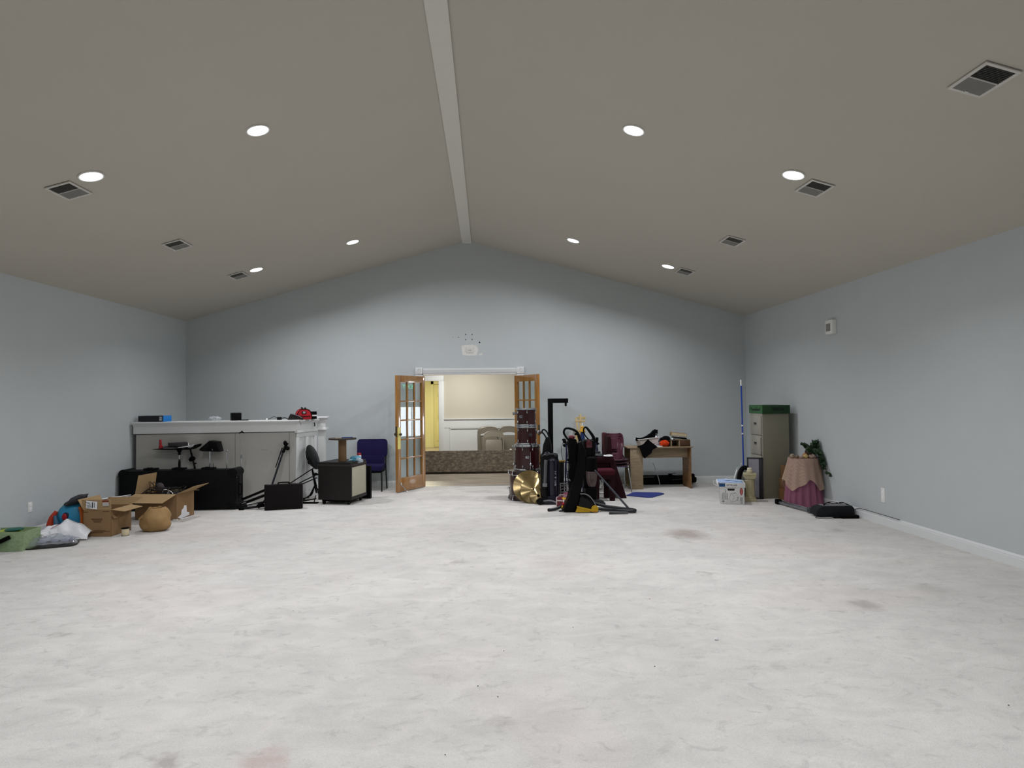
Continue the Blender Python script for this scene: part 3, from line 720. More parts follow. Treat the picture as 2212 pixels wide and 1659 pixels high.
# ------------------------------------------------------------------ wedge monitor on a pole, spare pole
t = thing('monitor_speaker', 'black angled speaker mounted on a silver pole', 'speaker', (-4.31, 10.36, 0), rz=0)
g = G(RY(.06)); g.prism([(-.14 - .05, .89), (-.02 - .04, 1.015), (.115 - .05, 1.005), (.16 - .05, .85), (-.12 - .05, .845), (-.155 - .05, .86)], -.09, .09, bev=.015); obj('cabinet', g, black, t)
g = G(RY(.06)); g.prism([(-.045, 1.0), (.06, .99), (.098, .868), (-.07, .862)], -.094, -.089, bev=.004); obj('grille', g, blackfab, t)
g = G(); g.b2((.05, -.099, .87), (.066, -.093, .885)); obj('badge', g, steel, t)
g = G(); g.cyl((-.02, 0, .02), (-.02, 0, .87), .011, seg=12); g.cyl((.03, .01, .02), (.03, .01, .66), .007, seg=8); obj('pole', g, chrome, t)
g = G(); g.lathe([(.10, 0), (.10, .014), (.02, .03)], 20, M=T(-.02, .0, 0)); obj('base', g, black, t)
t = thing('short_pole', 'thin chrome pole with a ball tip behind the case', 'pole', (-4.055, 10.33, 0))
g = G(); g.cyl((0, 0, .01), (0, 0, .84), .008, seg=10); g.ell((0, 0, .85), .014); obj('pole', g, chrome, t); obj('base', G().lathe([(.06, 0), (.06, .012), (.012, .03)], 18), black, t)
# tall chrome mic stand
t = thing('tall_mic_stand', 'tall thin chrome microphone stand in front of the booth', 'stand', (-3.85, 10.36, 0))
g = G(); g.cyl((0, 0, .02), (.008, .0, .75), .008, seg=10); obj('lower_tube', g, chrome, t)
g = G(); g.cyl((.008, 0, .74), (.015, 0, 1.13), .006, seg=10); obj('upper_tube', g, chrome, t)
g = G(); g.cyl((.008, 0, .73), (.008, 0, .79), .013, seg=10); obj('clutch', g, steel, t)
g = G(); g.tube([(-.028, 0, 1.125), (0.015, 0, 1.145), (.05, 0, 1.125)], .009, n=3); g.cyl((.015, 0, 1.13), (.015, 0, 1.165), .012, .008, seg=8); obj('clip', g, blackm, t)
g = G(); g.lathe([(.085, 0), (.085, .012), (.02, .03), (.014, .06)], 20); obj('base', g, black, t)

# ------------------------------------------------------------------ collapsed stands on the floor
def stick(name, label, cat, pts, r, m, extra=None, grp=None):
    P = [Vector(p) for p in pts]; L0 = P[0]
    t = thing(name, label, cat, (L0.x, L0.y, 0), group=grp)
    g = G(); g.tube([p - Vector((L0.x, L0.y, 0)) for p in P], r, seg=8); obj('tube', g, m, t)
    if extra:
        for nm, a, b_, rr_, mm in extra:
            g = G(); o0 = Vector((L0.x, L0.y, 0)); g.cyl(Vector(a) - o0, Vector(b_) - o0, rr_, seg=10); obj(nm, g, mm, t)
    return t
gg = 'collapsed stand legs on the carpet left of the brown case'
stick('folded_stand', 'uppermost of the folded black stands between case and hard case', 'stand', [(-3.86, 10.22, .075), (-3.30, 10.10, .30)], .020, black, [('foot', (-3.90, 10.225, .06), (-3.83, 10.215, .085), .026, blackm)], gg)
stick('folded_stand', 'middle black folded stand with a silver band lying on the carpet', 'stand', [(-3.80, 10.10, .035), (-3.30, 10.02, .22)], .022, black, [('foot', (-3.83, 10.105, .026), (-3.76, 10.095, .05), .026, blackm), ('silver_band', (-3.74, 10.075, .072), (-3.66, 10.062, .10), .017, chrome)], gg)
stick('folded_stand', 'lower black folded stand pointing left on the carpet', 'stand', [(-3.74, 9.97, .024), (-3.25, 9.99, .12)], .016, black, [('foot', (-3.77, 9.97, .025), (-3.70, 9.972, .03), .024, blackm), ('silver_band', (-3.60, 9.953, .048), (-3.45, 9.96, .075), .012, chrome)], gg)
stick('folded_stand', 'nearest and flattest black folded stand on the carpet', 'stand', [(-3.66, 9.88, .022), (-3.34, 9.945, .05)], .017, black, [('foot', (-3.70, 9.875, .024), (-3.63, 9.883, .024), .024, blackm), ('clamp', (-3.44, 9.91, .04), (-3.36, 9.935, .09), .032, blackm)], gg)
# leaning boom stand
t = thing('boom_stand', 'black boom microphone stand leaning against the booth front', 'stand', (-3.40, 10.36, 0))
g = G(); g.cyl((-.04, 0, .10), (.16, .17, .84), .015, seg=12); obj('main_tube', g, mat('dark_blue_black', '#1a1c28', 0.4), t)
g = G(); g.cyl((.15, .16, .80), (.20, .20, .94), .024, .020, seg=10); g.ell((.215, .19, .865), (.034, .03, .034)); g.ell((.18, .18, .95), (.03, .025, .04)); g.cyl((.18, .18, .95), (.23, .18, .935), .012, seg=8); obj('clutch', g, blackm, t)
g = G(); g.cyl((.15, .13, .88), (.05, .11, .57), .009, .007, seg=8); obj('boom_arm', g, black, t)
g = G(); g.tube([(-.05, 0, .13), (-.1, -.08, .02)], .01); g.tube([(-.05, 0, .13), (.07, -.06, .02)], .01); g.tube([(-.05, 0, .13), (-.02, .1, .02)], .01); obj('leg', g, black, t)
# hard case in front
t = thing('hard_briefcase', 'dark brown hard briefcase standing upright on the carpet', 'case', (-3.05, 9.91, 0), rz=.26)
brn = mat('dark_brown_shell', '#0e0809', 0.5, spec=.15, bump=.3, bscale=120)
obj('shell', G().b2((-.27, -.065, .006), (.27, .065, .375), bev=.012), brn, t)
obj('rim', G().b2((-.274, -.006, .002), (.274, .006, .379), bev=.004), mat('case_rim', '#3a3436', .4, metal=.4), t)
g = G(); g.tube([(-.075, 0, .378), (-.07, 0, .398), (.07, 0, .398), (.075, 0, .378)], .011, n=4); obj('handle', g, black, t)
for x in (-.2, .2): g = G(); g.b2((x - .02, -.010, .368), (x + .02, .010, .383), bev=.002); obj('latch', g, steel, t)
# fallen tripod, reaching up right towards the cabinet
t = thing('folded_tripod', 'folded black tripod leaning from the carpet onto the dark cabinet', 'tripod', (-3.16, 10.16, 0))
P0 = Vector((-.12, -.02, .19))
ends = [Vector((.40, .34, .55)), Vector((.44, .30, .44)), Vector((.46, .28, .40))]
for i, e in enumerate(ends):
    g = G(); g.cyl(P0 + Vector((0, 0, -.02 * i)), e, .009, seg=8); obj('leg', g, black, t)
g = G(); g.ell((.44, .30, .455), (.03, .03, .025)); g.cyl((.42, .29, .44), (.50, .30, .455), .014, seg=8); obj('clamp', g, blackm, t)
g = G(); g.cyl((.43, .30, .405), (.47, .30, .395), .016, seg=8); g.cyl((.49, .30, .45), (.52, .30, .455), .012, seg=8); obj('end_cap', g, steel, t)
g = G(); g.cyl(P0 + Vector((-.05, -.02, -.17)), P0, .013, seg=8); obj('centre_tube', g, black, t)
# throne / oval stool
t = thing('drum_throne', 'black round drum throne tipped up beside the booth side', 'stool', (-2.86, 10.86, 0))
g = G(T(-.01, 0, .69) @ RY(1.22) @ RX(.05)); g.lathe([(.02, -.03), (.17, -.028), (.21, -.008), (.215, .015), (.19, .035), (.05, .045)], 32); obj('cushion', g, mat('black_vinyl', '#08090a', 0.4, spec=.2), t)
g = G(T(-.01, 0, .69) @ RY(1.22) @ RX(.05)); g.lathe([(.03, -.055), (.15, -.05), (.16, -.028)], 20); g.cyl((.06, 0, -.05), (.06, 0, -.10), .03); g.cyl((-.06, .05, -.05), (-.06, .05, -.08), .012); obj('seat_plate', g, blackm, t)
g = G(); g.cyl((-.02, 0, .50), (.05, .0, .10), .015, seg=10); g.cyl((.0, .0, .45), (.08, 0, .09), .008, seg=8); obj('post', g, black, t)
for a in (2.6, 3.6, 5.9):
    g = G(); g.tube([(.02, 0, .22), (.06 + .12 * math.cos(a), .12 * math.sin(a), .07), (.06 + .22 * math.cos(a), .22 * math.sin(a), .02)], .011, n=3); g.ell((.06 + .22 * math.cos(a), .22 * math.sin(a), .02), (.03, .025, .02)); obj('leg', g, black, t)
t = thing('foot_pedal', 'black metal foot pedal lying left of the dark cabinet', 'pedal', (-2.83, 10.42, 0), rz=-.1)
g = G(); g.b2((-.16, -.04, 0), (.16, .05, .018), bev=.004); g.box((0, 0, .05), (.26, .07, .014), RY(-.18), bev=.004); obj('plate', g, blackm, t)
g = G(); g.cyl((-.13, -.06, .02), (-.13, .07, .02), .02, seg=10); g.cyl((.1, 0, .02), (.13, 0, .13), .008, seg=8); obj('hinge_bar', g, black, t)
# ------------------------------------------------------------------ dark speaker cabinet with light grille
t = thing('speaker_cabinet', 'dark brown speaker cabinet with a pale grille on casters', 'speaker', (-2.635, 10.29, 0), rz=-.235)
cabm = mat('cabinet_brown', '#110e0c', 0.5, var=.08)
CW, CD, CH = .545, .57, .60
g = G(RZ(0))
x1, y1 = CW, 0
g.prism([(0, 0), (CW, 0), (CW, CD - .0), (0.03, CD)], -.075, -.075 - (CH - .015), M=Matrix(((1, 0, 0, 0), (0, 0, 1, 0), (0, -1, 0, 0), (0, 0, 0, 1))))
obj('carcass', g, cabm, t)
for v_ in []: pass
obj('top_board', G().b2((-.008, -.01, CH), (CW + .012, CD, CH + .025), bev=.004), mat('cabinet_top', '#2a2422', 0.35), t)
g = G(); g.b2((CW, .02, .125), (CW + .008, CD - .02, CH - .02), bev=.003); obj('grille_cloth', g, mat('grille_cream', '#b3af9c', 0.9, bump=.4, bscale=300), t)
g = G(); g.b2((CW, 0, .075), (CW + .014, CD, .125), bev=.003); g.b2((CW, 0, CH - .02), (CW + .014, CD, CH), bev=.003); g.b2((CW, 0, .12), (CW + .014, .02, CH - .01)); g.b2((CW, CD - .02, .12), (CW + .014, CD, CH - .01)); obj('grille_frame', g, cabm, t)
for x, y in ((.07, .06), (CW - .06, .06), (CW - .06, CD - .08), (.07, CD - .08)):
    g = G(); g.cyl((x - .016, y, .03), (x + .016, y, .03), .03, seg=16); g.b2((x - .02, y - .02, .03), (x + .02, y + .02, .077)); obj('caster', g, black, t)
obj('plinth', G().b2((.05, .03, .045), (CW - .03, CD - .04, .077)), blackm, t)
t = thing('upright_board', 'narrow black board standing behind the dark cabinet', 'panel', (-1.97, 10.84, 0), rz=-.1)
obj('board', G().b2((-.14, -.02, 0), (.055, .06, .535), bev=.004), blackm, t)
obj('edge_strip', G().b2((.04, -.024, 0), (.057, -.019, .535)), black, t)
CT = CH + .026
t = thing('cable_spool', 'large cardboard cable spool standing on the dark cabinet', 'spool', (-2.29, 10.44, CT))
g = G(); g.cyl((0, 0, .025), (0, 0, .375), .062, seg=28); obj('core', g, mat('brown_core', '#6e553a', 0.8), t)
for z0 in (0, .375): obj('flange', G().lathe([(.02, z0), (.215, z0), (.218, z0 + .012), (.215, z0 + .025), (.02, z0 + .025)], 40), mat('flange_dark', '#3a302a', 0.6), t)
t = thing('blue_folder', 'thin blue folder on top of the cable spool', 'folder', (-2.24, 10.44, CT + .4005), rz=.2)
obj('cover', G().b2((-.06, -.06, 0), (.11, .06, .012), bev=.003), mat('folder_blue', '#1d2f6c', 0.5), t)
obj('sheets', G().b2((-.16, -.05, .0), (-.01, .06, .004)), mat('tan_paper', '#9b8f80', 0.8), t)
t = thing('candy_bag', 'crinkly blue plastic bag beside the spool foot', 'bag', (-2.10, 10.50, CT), rz=0)
crumple('film', (.10, .06, .052), mat('blue_film', '#5fa9c4', 0.25, var=.5, scale=14, spec=.8), t, seed=8, loc=(0, 0, .05), flat=.95)
crumple('film_end', (.055, .04, .04), crinkle, t, seed=9, loc=(.075, -.06, .037), flat=.9)
t = thing('spice_bottle', 'white bottle with a red cap on the dark cabinet', 'bottle', (-2.06, 10.60, CT))
obj('bottle', G().lathe([(.033, 0), (.036, .01), (.036, .10), (.03, .115)], 20), white_pl, t); obj('cap', G().lathe([(.034, .112), (.034, .14), (.03, .145)], 20), red, t)
g = G(); g.lathe([(.0365, .03), (.0367, .03), (.0367, .07), (.0365, .07)], 20); obj('wrap', g, mat('pink_wrap', '#c9a4a6', .6), t)
t = thing('black_strap', 'short black bar lying at the back left of the dark cabinet', 'bar', (-2.46, 10.75, CT)); obj('bar', G().box((0, 0, .012), (.15, .03, .02), RZ(.3), bev=.004), blackm, t)

# ------------------------------------------------------------------ purple stacking chair
pf = mat('purple_fabric', '#201a45', 0.95, bump=.3, bscale=220, spec=.2, var=.08)
t = thing('stacking_chair', 'dark purple padded chair with black frame against the end wall', 'chair', (-2.10, 11.66, 0), rz=0)
g = G(T(0, .33, 0) @ RX(-.10)); g.prism(rrect(.545, .335, .06, 5, 0, .745), -.035, .035, bev=.022); obj('backrest', g, pf, t)
g = G(); g.prism(rrect(.46, .15, .02, 4, 0, .53), .33, .38, bev=.012); obj('back_panel', g, pf, t)
g = G()
def seatf(u, v): return None
g.b2((-.25, -.06, .36), (.25, .40, .465), bev=.035, seg=4); obj('seat', g, pf, t)
obj('underpan', G().b2((-.235, -.04, .33), (.235, .38, .365), bev=.006), blackm, t)
for sx in (-1, 1):
    g = G(); g.tube([(sx * .235, -.02, .35), (sx * .24, -.04, .30), (sx * .24, -.045, .0)], .013, n=3); obj('leg', g, mat('frame_grey_black', '#1d1f20', .4, metal=.4), t)
    g = G(); g.tube([(sx * .235, .455, .88), (sx * .245, .42, .62), (sx * .25, .37, .42), (sx * .265, .38, .02), (sx * .265, .38, 0)], .012, n=4); obj('leg', g, mat('frame_grey_black', '#1d1f20'), t)
# ------------------------------------------------------------------ cardboard boxes and bags at the left wall
def open_box(t, w_, d_, h_, flaps, th=.004):
    """walls of an open carton, near left bottom corner at the origin; flaps: list of (side, length, angle, shear)"""
    g = G()
    g.b2((0, 0, 0), (w_, d_, th)); g.b2((0, 0, 0), (w_, th, h_)); g.b2((0, d_ - th, 0), (w_, d_, h_)); g.b2((0, 0, 0), (th, d_, h_)); g.b2((w_ - th, 0, 0), (w_, d_, h_))
    obj('carton', g, card, t)
    for side, ln, a, s1, s2 in flaps:
        g = G()
        # quad hinged at the rim: a = 0 stands up, positive folds outward
        if side == 'F': p, q, n_ = Vector((0, 0, h_)), Vector((w_, 0, h_)), Vector((0, -1, 0))
        if side == 'B': p, q, n_ = Vector((0, d_, h_)), Vector((w_, d_, h_)), Vector((0, 1, 0))
        if side == 'L': p, q, n_ = Vector((0, 0, h_)), Vector((0, d_, h_)), Vector((-1, 0, 0))
        if side == 'R': p, q, n_ = Vector((w_, 0, h_)), Vector((w_, d_, h_)), Vector((1, 0, 0))
        dv = Vector((0, 0, 1)) * math.cos(a) + n_ * math.sin(a); e = (q - p).normalized()
        r_ = [p, q, q + dv * ln + e * s2, p + dv * ln + e * s1]
        nn = (q - p).cross(dv).normalized() * th / 2
        V = [g.bm.verts.new(v + nn * s) for s in (-1, 1) for v in r_]
        for f in ((0, 1, 2, 3), (7, 6, 5, 4), (0, 4, 5, 1), (1, 5, 6, 2), (2, 6, 7, 3), (3, 7, 4, 0)): g.bm.faces.new([V[i] for i in f])
        obj('flap', g, card_in, t)

t = thing('cardboard_box', 'large open cardboard box full of cables, in front of the long case', 'box', (-4.86, 9.20, 0), rz=-.13)
open_box(t, .60, .42, .355, [('F', .24, 1.95, -.10, -.06), ('R', .26, 1.15, .02, -.02), ('L', .26, -.18, .0, -.02), ('B', .20, 1.7, .04, -.04)])
# torn white label at the right foot, on the side panel
g = G(); M = T(.6, 0, 0) @ RZ(PI / 2)
g.prism([(.10, .004), (.30, .02), (.30, .06), (.24, .075), (.23, .17), (.18, .175), (.165, .14), (.12, .12), (.11, .06), (.03, .03)], -.004, -.001, M=M); obj('torn_label', g, paper, t)
g = G(); g.b2((.56, -.02, 0), (.62, .012, .012), bev=.003); g.box((.64, .18, .006), (.02, .26, .008), RZ(-.05)); obj('torn_liner', g, paper, t)
rnd = random.Random(11)
g = G()
for k in range(44):
    cx, cy, cz = rnd.uniform(.08, .52), rnd.uniform(.08, .34), rnd.uniform(.27, .41); R = rnd.uniform(.05, .11)
    a0, tl = rnd.uniform(0, 6), rnd.uniform(-.5, .5)
    pts = [(min(.59, max(.012, cx + R * math.cos(a0 + q * .9))), min(.40, max(.015, cy + R * math.sin(a0 + q * .9))), cz + tl * R * math.cos(q) + rnd.uniform(-.01, .012)) for q in range(8)]
    g.tube(pts, rnd.choice((.004, .005, .007)), seg=6, n=3)
g.ell((.30, .21, .27), (.26, .17, .09), u=20, v=10)
tag(obj('tangled_cables', g, mat('cable_black', '#16120f', .5), loc=(-4.86, 9.20, 0), rot=(0, 0, -.13)), 'black tangled cables filling the large cardboard box', 'cables', kind='stuff')
g = G()
for (cx, s) in ((.10, .9), (.14, 1.0), (.18, .85), (.08, 1.1)): g.tube([(cx - .06, .3, .30), (cx - .04, .24, .42 + .06 * s), (cx + .03, .2, .42 + .05 * s), (cx + .12, .2, .36), (cx + .22, .18, .35)], .0035, seg=6, n=5)
tag(obj('wire_loops', g, mat('wire_brown', '#2b201b', .5), loc=(-4.86, 9.20, 0), rot=(0, 0, -.13)), 'thin brown wire loops rising at the left of the box', 'wire')
g = G(); g.tube([(.30, .15, .36), (.34, .12, .40), (.40, .12, .395), (.43, .10, .35)], .005, n=5); g.tube([(.40, .10, .34), (.44, .08, .39), (.50, .06, .37), (.52, .05, .33)], .005, n=5)
tag(obj('white_cable', g, white_pl, loc=(-4.86, 9.20, 0), rot=(0, 0, -.13)), 'white cable curling out of the large cardboard box', 'cable')
o = crumple('cloth_bundle', (.06, .05, .06), mat('mauve_cloth', '#4b4248', .9), loc=(-4.66, 9.48, .41), seed=5, amp=.12); tag(o, 'dull mauve cloth bundle poking out of the cable box', 'cloth')
# paper bag
t = thing('paper_bag', 'crumpled round brown paper bag in front of the large box', 'bag', (-4.19, 8.42, 0))
kraft = mat('kraft_paper', '#98794f', 0.8, var=.06, bump=.25, bscale=30)
rnd = random.Random(4)
rows_ = [(.05, .0), (.12, .003), (.158, .04), (.178, .10), (.18, .15), (.168, .20), (.150, .25), (.118, .295), (.088, .335), (.078, .33), (.085, .30), (.06, .22)]
NS = 26; J = [[rnd.uniform(-1, 1) for _ in range(NS)] for _ in rows_]
g = G(); rings = []
for k, (r_, z_) in enumerate(rows_):
    ring = []
    for q in range(NS):
        a = 2 * PI * q / NS; f = 1 + .13 * J[k][q] + .05 * math.sin(3 * a + k) if k > 0 else 1
        ring.append(g.bm.verts.new((r_ * f * math.cos(a) + (.012 * k / 8), r_ * f * math.sin(a), max(0, (z_ + .018 * J[k][(q * 3) % NS] * (k > 1)) * .88))))
    rings.append(ring)
for A, B in zip(rings, rings[1:]):
    for q in range(NS): g.bm.faces.new((A[q], A[(q + 1) % NS], B[(q + 1) % NS], B[q]))
g.bm.faces.new(rings[0][::-1])
obj('bag_body', g, kraft, t, ang=180, sub=1)
g = G(); g.prism([(-.15, .14), (-.175, .16), (-.14, .20), (-.10, .225), (-.11, .18), (-.14, .165)], -.09, -.085); obj('torn_lip', g, kraft, t)
# box A
t = thing('cardboard_box', 'open shipping carton with a printed label, beside the paper bag', 'box', (-4.90, 8.11, 0), rz=-.06)
open_box(t, .345, .40, .325, [('F', .125, .12, -.01, .0), ('L', .14, .5, .0, .0), ('R', .15, 1.75, .03, .0), ('B', .10, .5, .02, .12)])
M = T(0, -.004, .325) @ RX(.12)
g = G(M); g.box((.115, -.006, .062), (.135, .002, .095), RY(.12)); obj('shipping_label', g, paper, t)
g = G(M)
for k in range(5): g.box((.075 + .008 * (k % 2), -.0085, .03 + k * .015), (.04 + .01 * (k % 3), .001, .004), RY(.12))
g.box((.125, -.0085, .06), (.012, .001, .07), RY(.12)); g.box((.150, -.0085, .06), (.006, .001, .06), RY(.12)); obj('label_print', g, ink, t)
g = G(M); g.b2((.25, -.0075, .048), (.325, -.005, .095)); obj('address_label', g, mat('label_grey', '#b7b2ae', .7), t)
g = G(M); g.b2((.25, -.0085, .096), (.325, -.0055, .116)); obj('red_tape', g, mat('tape_red', '#7a2a22', .5), t)
g = G()
for (x0, x1, z0, z1) in ((.0, .06, .293, .302), (.24, .32, .298, .306), (.10, .24, .205, .218), (.12, .23, .19, .198), (.13, .22, .172, .184), (.10, .25, .045, .052), (.12, .33, .06, .067), (.14, .28, .072, .076)): g.b2((x0, -.002, z0), (x1, -.0004, z1))
obj('printed_text', g, mat('brown_print', '#5f452c', .9), t)
g = G(); g.box((.36, .06, .235), (.05, .10, .004), RY(.9)); g.box((.347, .20, .16), (.003, .10, .10), RX(.3)); obj('torn_flap', g, card, t)
# thread spool
t = thing('thread_spool', 'cream thread spool with a black top beside the shipping carton', 'spool', (-4.41, 8.13, 0))
obj('thread', G().lathe([(.038, .006), (.041, .01), (.041, .083), (.038, .087)], 22), mat('cream_thread', '#cbbf9f', .8), t); obj('cap', G().lathe([(.044, .087), (.044, .097), (.02, .1)], 22), blackm, t); obj('foot', G().lathe([(.044, 0), (.044, .007)], 22), mat('spool_grey', '#7d7566', .6), t)
# bright bag
t = thing('bright_bag', 'bright blue round bag with orange and red edges against the left wall', 'bag', (-5.13, 8.30, 0), rz=.25)
blu = mat('bag_blue', '#2c86ad', 0.5, var=.3, scale=7)
g = G(); g.ell((0, 0, .20), (.185, .15, .205), u=20, v=14)
for v in g.bm.verts: v.co.z = max(0.0, v.co.z)
obj('bag_body', g, blu, t)
g = G(); g.tube([(.10, -.12, .35), (.125, -.12, .27), (.13, -.12, .17), (.11, -.12, .06)], [.016, .024, .024, .012], n=5); obj('orange_edge', g, mat('orange_trim', '#d2691f', .5, var=.3, scale=9), t)
g = G(); g.ell((-.04, -.138, .235), (.042, .012, .055)); obj('dark_ring', g, mat('navy_patch', '#1a1730', .5), t)
g = G(); g.ell((-.052, -.146, .235), (.028, .012, .042)); obj('red_patch', g, red, t)
g = G(); g.tube([(-.16, -.08, .30), (-.20, -.09, .22), (-.215, -.10, .12), (-.20, -.09, .03)], [.02, .035, .045, .03], n=5); obj('red_edge', g, mat('red_orange_trim', '#b5391c', .5, var=.4, scale=12), t)
g = G(); g.tube([(-.165, -.11, .25), (-.14, -.14, .16), (-.13, -.15, .05)], [.018, .03, .028], n=4); obj('side_fold', g, mat('slate_blue', '#335e7c', .5), t)
g = G(); g.ell((.02, -.155, .06), (.10, .03, .035)); obj('lower_fold', g, mat('navy_patch', '#1a1730'), t)
o = crumple('dark_cloth', (.135, .10, .045), mat('charcoal_cloth', '#393a3f', .95), loc=(-5.07, 8.25, .425), rot=(0, -.45, .2), seed=21, amp=.14); tag(o, 'dark grey cloth draped over the bright blue bag', 'cloth')
t = thing('loose_papers', 'stack of white papers behind the shipping carton', 'papers', (-4.92, 8.83, 0), rz=-.2)
obj('stack', G().b2((-.14, -.10, .0), (.14, .10, .36)), mat('grey_carton', '#9b9c9b', .8), t)
g = G(); g.box((.0, 0, .366), (.30, .2, .004), RY(-.06)); g.box((.03, -.02, .376), (.28, .2, .003), RY(-.14)); obj('top_sheets', g, paper, t)
# white bag and clear bag
def blob(name, m, fn, nu=26, nv=16, **k):
    g = G(); g.grid(fn, nu, nv); return obj(name, g, m, ang=24, **k)
rnd = random.Random(33)
def wob(x, y, s=1.0):
    return s * (.5 * math.sin(17 * x + 5 * y) * math.cos(13 * y - 4 * x) + .3 * math.sin(37 * x - 11 * y) + .2 * math.sin(53 * y + 29 * x))
def wbag(u, v):
    x = -.30 + .60 * u; y = -.15 + .30 * v
    e = max(0, 1 - ((x - .06) / .27) ** 2 if x > .06 else 1 - ((x - .06) / .37) ** 2) * max(0, 1 - (y / .152) ** 2)
    return (x + .012 * wob(y, x), y, .002 + .215 * e ** .55 * (.95 + .22 * wob(x, y)))
t = thing('plastic_bag', 'bulging white plastic shopping bag on the carpet', 'bag', (-5.05, 7.95, 0), rz=.30)
o = blob('bag_film', mat('white_film', '#dfe1e4', .35, var=.05), wbag); o.parent = t
g = G(); g.box((-.02, -.112, .13), (.13, .004, .06), RZ(-.05) @ RX(-.6) @ RY(-.28)); obj('white_panel', g, paper, t)
g = G(); g.tube([(-.27, -.04, .05), (-.16, -.05, .115), (-.06, -.06, .17), (.0, -.05, .2)], .006, n=4, flat=.5); obj('red_print', g, mat('pink_print', '#a8586a', .6), t)
clr = clear_mat('clear_bag_film', '#f0f3f6', 0.8, rough=.08, film=.22, fcol='#c9ccd8')
def cbag(u, v):
    x = -.24 + .48 * u; y = -.13 + .26 * v
    e = max(0, 1 - (x / .245) ** 4) * max(0, 1 - (y / .132) ** 2)
    return (x, y, .022 + .085 * e ** .5 * (.9 + .5 * wob(x * 1.6, y * 1.6)))
t = thing('clear_bag', 'clear wrinkled plastic bag on the black tray', 'bag', (-4.95, 7.66, 0), rz=.38)
o = blob('bag_film', clr, cbag, 34, 20); o.parent = t
g = G()
for (x, y, r_) in ((-.12, 0, .045), (.0, .02, .04), (.10, -.01, .045), (.17, .03, .03)): g.ell((x, y, .045), (r_, r_ * .8, .022))
obj('wrapped_cloth', g, mat('grey_lilac_cloth', '#8d8ea0', .8, var=.3, scale=20), t)
t = thing('black_tray', 'thin black tray under the clear bag', 'tray', (-4.95, 7.62, 0), rz=.38)
obj('tray_plate', G().prism(rrect(.50, .28, .08, 5), 0, .012, M=RX(PI / 2) @ T(0, -.012, 0), bev=.003), mat('tray_black', '#1c1b18', .4), t)
obj('rolled_edge', G().tube([(p[0], p[1], .012) for p in rrect(.50, .28, .08, 5)], .006, closed=True), mat('tray_black', '#1c1b18'), t)
o = crumple('white_tissue', (.045, .035, .03), paper, loc=(-5.17, 7.62, .10), seed=41, amp=.22); tag(o, 'crumpled white tissue beside the green tote', 'tissue')
o = crumple('white_tissue', (.045, .035, .032), paper, loc=(-5.08, 7.68, .11), seed=42, amp=.22); tag(o, 'crumpled white tissue nearer the white bag', 'tissue')
t = thing('brown_purse', 'small flat brown pouch with a tan edge behind the tissues', 'pouch', (-5.17, 7.88, 0), rz=.2)
obj('pouch_body', G().b2((-.12, -.05, .0), (.12, .05, .075), bev=.02), mat('brown_leather', '#5b4038', .6), t); obj('tan_edge', G().box((-.02, -.03, .078), (.18, .05, .01), bev=.004), mat('tan_edge', '#b58f52', .6), t)
# green tote at the frame edge
t = thing('green_bin', 'translucent green plastic tub at the left edge', 'tub', (-5.31, 7.50, 0), rz=.05)
gr = clear_mat('green_film', '#a9c8a2', .5, rough=.25, film=.62, fcol='#b3c79d')
g = G(); g.prism([(-.20, 0), (.20, 0), (.225, .215), (.215, .215), (.19, .006), (-.19, .006), (-.215, .215), (-.225, .215)], -.14, .14); g.prism([(-.20, 0), (.20, 0), (.225, .215), (-.225, .215)], -.145, -.139); g.prism([(-.20, 0), (.20, 0), (.225, .215), (-.225, .215)], .139, .145)
obj('tub_wall', g, gr, t)
t = thing('green_disc', 'dark green oval lid resting on the green tub', 'lid', (-5.245, 7.45, .222)); obj('lid_plate', G().lathe([(.02, 0), (.085, .0), (.09, .008), (.07, .018), (.02, .022)], 24), mat('dark_green', '#1f5a4c', .5), t)
o = crumple('yellow_wrap', (.13, .10, .06), mat('yellow_green_cloth', '#a8b552', .7, var=.2), loc=(-5.33, 7.48, .165), seed=52, amp=.15); tag(o, 'yellow-green cloth heaped in the green tub', 'cloth')
o = obj('black_tool', G().box((0, 0, 0), (.16, .03, .045), RY(-.42), bev=.012), blackm, loc=(-5.29, 7.34, .13)); tag(o, 'black tool propped on the front of the green tub', 'tool')
t = thing('light_blue_box', 'pale blue box at the very left edge, in front of the green tub', 'box', (-5.335, 7.20, 0)); obj('carton', G().b2((-.10, -.06, 0), (.045, .06, .095), bev=.004), mat('pale_blue', '#8fb2d4', .6), t)
obj('carton_lid', G().b2((-.102, -.062, .078), (.047, .062, .098), bev=.003), mat('pale_blue_lid', '#a5c2de', .6), t)
